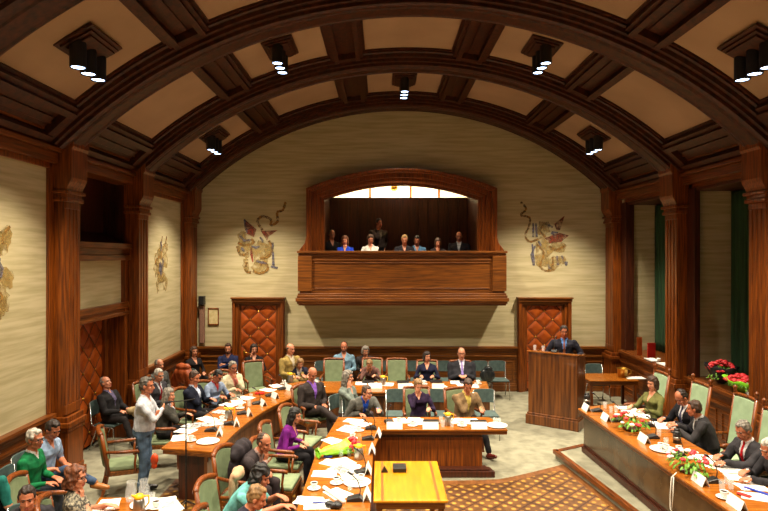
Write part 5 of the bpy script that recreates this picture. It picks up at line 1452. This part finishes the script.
for t in range(9):
    u = t/8; rad = (.085 if t < 1 else .03 if t == 1 else .035+.085*u)
    for i in range(k):
        a = 2*PI*i/k; q = rad*(1+.16*math.sin(a*5+t)+.08*math.sin(a*9+2*t)); vs.append((-.32+.46*u, q*math.cos(a), max(.004, .075+.02*u+q*.75*math.sin(a))))
m.add(vs, [(t*k+i, t*k+(i+1) % k, (t+1)*k+(i+1) % k, (t+1)*k+i) for t in range(8) for i in range(k)]); o = m.build('wrapping', r, smooth=True); s = o.modifiers.new('t', 'SOLIDIFY'); s.thickness = .005
rr = random.Random(4)
for i in range(13):
    m = mb(redpet); c = Vector((.10+rr.uniform(0, .16), rr.uniform(-.13, .13), .09+rr.uniform(0, .09))); s_ = .034
    m.ell(c, (s_, s_, s_), None, 8, 6)
    for q in range(5):
        t = 2*PI*q/5; m.ell(c+Vector((.012, math.cos(t)*s_*.7, math.sin(t)*s_*.7)), (s_*.5, s_*.6, s_*.5), None, 6, 4)
    m.build('red_bloom', r, smooth=True)
m = mb(leafm)
for i in range(16): m.ell((.08+rr.uniform(0, .18), rr.uniform(-.15, .15), .05+rr.uniform(0, .1)), (.045, .02, .008), Matrix.Rotation(rr.uniform(0, 6), 3, 'Z') @ Matrix.Rotation(rr.uniform(-1, 1), 3, 'Y'), 6, 4)
m.build('foliage', r)
bouquet('wrapped_bouquet', 'red flowers in dark wrapping on the window sill', 6.12, 10.6, 1.19, 46, .22, .28, .36, 9, blackp, False, .98, bs=1.7)
bouquet('wrapped_bouquet', 'red flowers in lime green wrapping on the window sill', 6.08, 9.9, 1.19, 40, .22, .36, .24, 10, limewrap, False, .98, bs=1.7)
m = mb(paper); m.box(-.12, .12, -.16, .16, 0.001, .12); o = m.build('white_box', bevel=.006, loc=(6.12, 9.55, 1.18)); tag(o, 'pale box on the window sill beside the bouquets', 'box')
m = mb(redp); m.box(-.10, .10, -.012, .012, 0, .33); o = m.build('red_stand_card', loc=(6.12, 13.35, 1.181)); o.rotation_euler = (0, 0, .25); tag(o, 'red upright card on the window sill by the end wall', 'sign')
m = mb(leather); m.box(-.06, .06, -.01, .01, 0, .42); o = m.build('orange_stand_card', loc=(5.98, 13.65, 1.181)); o.rotation_euler = (0, 0, .1); tag(o, 'narrow orange upright card beside the red card', 'sign')
for (dx, dy, w) in ((5.98, 13.0, 'nearest the red card'), (6.0, 12.45, 'on the window sill nearer the pilaster')):
    m = mb(paper); m.box(-.1, .1, -.2, .2, .001, .02); o = m.build('paper_stack', loc=(dx, dy, 1.181)); tag(o, 'stack of white papers '+w, 'paper')
m = mb(china); m.lathe([(0, 0), (.03, 0), (.045, .07), (.04, .075), (0, .06)], (0, 0, 0), 14); o = m.build('white_cup', loc=(6.02, 12.78, 1.19), smooth=True); tag(o, 'white cup between paper stacks on the window sill', 'cup')
# bucket, paper on the side table
r = empty('brass_bucket', ((622.5-CX)*13.3/F, 13.3, .751)); tag(r, 'brass bucket with a handle on the side table', 'bucket')
m = mb(brass); m.lathe([(0, 0), (.10, 0), (.12, .19), (.128, .195), (.122, .20), (.112, .19), (.094, .01), (0, .01)], (0, 0, 0), 22); m.build('pail', r, smooth=True)
m = mb(brass); m.tube([(.12, 0, .17), (.19, 0, .16), (.19, 0, .08), (.11, 0, .06)], .008, 8); m.build('handle', r, smooth=True)
m = mb(paper); m.box(-.2, .2, -.13, .13, .001, .006); o = m.build('paper_sheet', loc=((635-CX)*13.2/F, 13.2, .75)); tag(o, 'white papers at the right end of the side table', 'paper')
m = mb(steel); m.use(mat('grey cardboard', rgb(120, 112, 90), .8)); m.box(-.22, .22, -.15, .15, 0, .3); o = m.build('storage_box', bevel=.01, loc=(4.95, 12.75, 0.001)); tag(o, 'grey storage box on the floor under the side table', 'box')
m = mb(wooddk); m.box(-.25, .25, -.15, .15, 0, .34); o = m.build('storage_box', bevel=.01, loc=(5.5, 12.6, 0.001)); tag(o, 'dark storage box on the floor right of the grey one', 'box')
# golden table: box and small black wedge
x, y = at(399.5, 470, .75); m = mb(blackm); m.box(-.085, .085, -.1, .1, 0.001, .055); o = m.build('black_box', bevel=.008, loc=(x, y, .75)); tag(o, 'flat black box on the golden clerks table', 'box')
x, y = at(384.5, 472, .75); m = mb(blackm); m.prism([(-.045, 0), (.045, 0), (0, .07)], -.03, .03, 'y'); o = m.build('black_wedge', loc=(x, y, .752)); tag(o, 'small black wedge at the left of the golden table', 'stand')
# lectern glass and microphone
ang = math.atan2(-.6, .87); ca, sa = math.cos(ang), math.sin(ang)
def lp(u, v, z): return (3.48+u*ca-v*sa, 12.0+u*sa+v*ca, z)
for (u, w_) in ((-.40, 'left'), (-.22, 'right')):
    o = item('glass', mk_glass, *lp(u, .1, 1.512), 0, 'clear water glass on the lectern, %s of two' % w_, 'glass', None)
o = item('mic', mk_mic, *lp(.0, .18, 1.505), ang+PI, 'black gooseneck microphone on the lectern', 'microphone', None)
# floor stand with a boom microphone
r = empty('microphone_stand', ((186-CX)*8.0/F, 8.0, 0.008)); tag(r, 'tall black microphone stand on the floor beside the standing man', 'microphone stand')
m = mb(blackm); m.tube([(0, 0, .05), (0, 0, 1.5)], .010, 8); m.build('pole', r)
for k in range(3):
    a = 2*PI*k/3+.3; m = mb(blackm); m.tube([(0, 0, .16), (.28*math.cos(a), .28*math.sin(a), .012)], .009, 6); m.build('leg', r)
m = mb(blackm); m.tube([(.12, 0, 1.54), (0, 0, 1.52), (-.22, .0, 1.50)], .008, 6); b = m.build('boom', r)
m = mb(blackp); m.tube([(-.20, 0, 1.50), (-.28, 0, 1.49)], [.014, .024], 8); m.build('microphone_head', b)
# rolled poster, blue things, black pouch
x, y = at(333, 496, .75); m = mb(paper); m.tube([(-.12, .18, .025), (.14, -.22, .025)], .024, 12); o = m.build('rolled_poster', loc=(x, y, .751), smooth=True); tag(o, 'long rolled white poster lying across the inner desk', 'poster')
x, y = at(336, 507, .75); m = mb(blackp)
for k in range(5): m.ell((random.uniform(-.08, .08), random.uniform(-.05, .05), .035), (.05, .04, .034), None, 10, 6)
o = m.build('black_pouch', loc=(x, y, .75), smooth=True); tag(o, 'lumpy black pouch near the bottom edge on the inner desk', 'pouch')
x, y = at(328, 457, .75); m = mb(bluep); m.box(-.06, .06, -.05, .05, .006, .03); o = m.build('blue_packet', bevel=.01, loc=(x, y, .75)); tag(o, 'bright blue packet near the lime bouquet', 'packet')
x, y = at(319, 504, .75); m = mb(bluep); m.tube([(-.07, 0, .012), (.07, .02, .012)], .006, 6); o = m.build('blue_pen', loc=(x, y, .752)); tag(o, 'blue pen at the lower left of the inner desk', 'pen')
x, y = at(260, 394, .75); m = mb(redp); m.box(-.09, .09, -.06, .06, .006, .03); o = m.build('red_folder', loc=(x, y, .75)); tag(o, 'red folder on the left desk by the cream jacket', 'folder')
x, y = at(757, 492, .9); m = mb(bluep); m.box(-.02, .02, -.14, .14, .008, .016); o = m.build('blue_folder_edge', loc=(x, y, .9)); o.rotation_euler = (0, 0, .5); tag(o, 'blue ruler by the silver haired man', 'ruler')
x, y = at(744, 496, .9); m = mb(redp); m.box(-.03, .03, -.07, .07, .008, .022); o = m.build('red_phone', bevel=.008, loc=(x, y, .9)); o.rotation_euler = (0, 0, .6); tag(o, 'red phone on the near end of the raised bench', 'phone')
x, y = at(677, 443, .9)
def mk_thermos(lab, x, y, z):
    r = empty('black_thermos', (x, y, z)); tag(r, lab, 'thermos'); m = mb(blackp); m.lathe([(0, 0), (.05, 0), (.052, .14), (.045, .17), (0, .17)], (0, 0, .001), 16); m.build('flask', r, smooth=True)
    m = mb(steel); m.lathe([(.0515, .05), (.0535, .05), (.0535, .09), (.0515, .09)], (0, 0, .001), 16); m.build('band', r, smooth=True); m = mb(blackm); m.lathe([(0, .17), (.04, .17), (.035, .2), (0, .2)], (0, 0, .001), 14); m.build('cap', r, smooth=True)
mk_thermos('black thermos flask before the turned away grey suit', x, y, .9)
x, y = at(587, 404.5, .9); mk_thermos('black flask at the far end of the raised bench', x, y, .9)
# coats, scarf, bags on chairs
def drape(name, label, cat, loc, mt, parts, rz=0):
    m = MB()
    for c, r_ in parts: m.ell(c, r_, None, 14, 9)
    me = voxel(m, .014, 6, name); n = len(me.vertices); c_ = np.empty(n*3); me.vertices.foreach_get('co', c_); c_ = c_.reshape(-1, 3); nn = np.empty(n*3); me.vertices.foreach_get('normal', nn); nn = nn.reshape(-1, 3)
    c_ = c_+nn*((np.sin(c_[:, 0]*38+c_[:, 2]*9)+np.sin(c_[:, 1]*45+c_[:, 2]*14))*.007)[:, None]; me.vertices.foreach_set('co', c_.ravel()); me.materials.append(mt)
    me.polygons.foreach_set('use_smooth', [True]*len(me.polygons)); me.update()
    o = bpy.data.objects.new(name, me); COL.objects.link(o); o.location = loc; o.rotation_euler = (0, 0, rz); tag(o, label, cat); return o
drape('draped_coat', 'orange brown leather coat over a chair by the left wall', 'coat', (-4.42, 13.2, .0), orangecloth, [((0, 0, .82), (.28, .12, .2)), ((-.2, .02, .66), (.13, .11, .26)), ((.2, .02, .64), (.12, .11, .26)), ((0, 0, 1.0), (.2, .1, .08))], -.4)
chair('D', -4.36, 13.4, -60, 'under the orange brown leather coat')
drape('draped_coat', 'dark grey coat slung over the chair of the charcoal suit', 'coat', (-1.80, 7.62, .0), cloth('coat', 52, 46, 50), [((0, 0, .98), (.10, .27, .14)), ((-.04, .1, .80), (.07, .16, .2)), ((-.04, -.12, .78), (.07, .14, .22))], -.2)
drape('draped_scarf', 'beige knitted scarf over a chair at lower left of centre', 'scarf', (-1.62, 6.72, .0), beigecloth, [((0, .0, 1.02), (.07, .14, .07)), ((-.06, -.09, .86), (.035, .05, .2)), ((-.06, .06, .90), (.035, .06, .16))], 0)
drape('folded_coat', 'beige coat folded on the lap of the leaning back man', 'coat', (-4.42, 10.66, .0), cloth('tan coat', 176, 154, 112), [((0, 0, .70), (.17, .13, .07)), ((.06, -.05, .64), (.13, .1, .09))], .2)
drape('black_bag', 'shiny black bag hanging on a stacking chair right of the heavy man', 'bag', ((487-CX)*14.2/F, 14.15, .0), mat('shiny black', rgb(34, 38, 40), .2), [((0, 0, .62), (.19, .09, .17)), ((.02, 0, .78), (.12, .07, .06))], 0)
drape('orange_bag', 'small orange bag hanging at the near end of the left desk', 'bag', (-3.22, 8.38, .0), mat('orange nylon', rgb(210, 70, 24), .5), [((0, 0, .60), (.05, .05, .09)), ((0, 0, .50), (.04, .04, .05))], 0)
bad = [(o.name, len(o['label'].split())) for o in SC.objects if o.parent is None and 'label' in o and len(o['label'].split()) > 16]
print('LONG', bad)
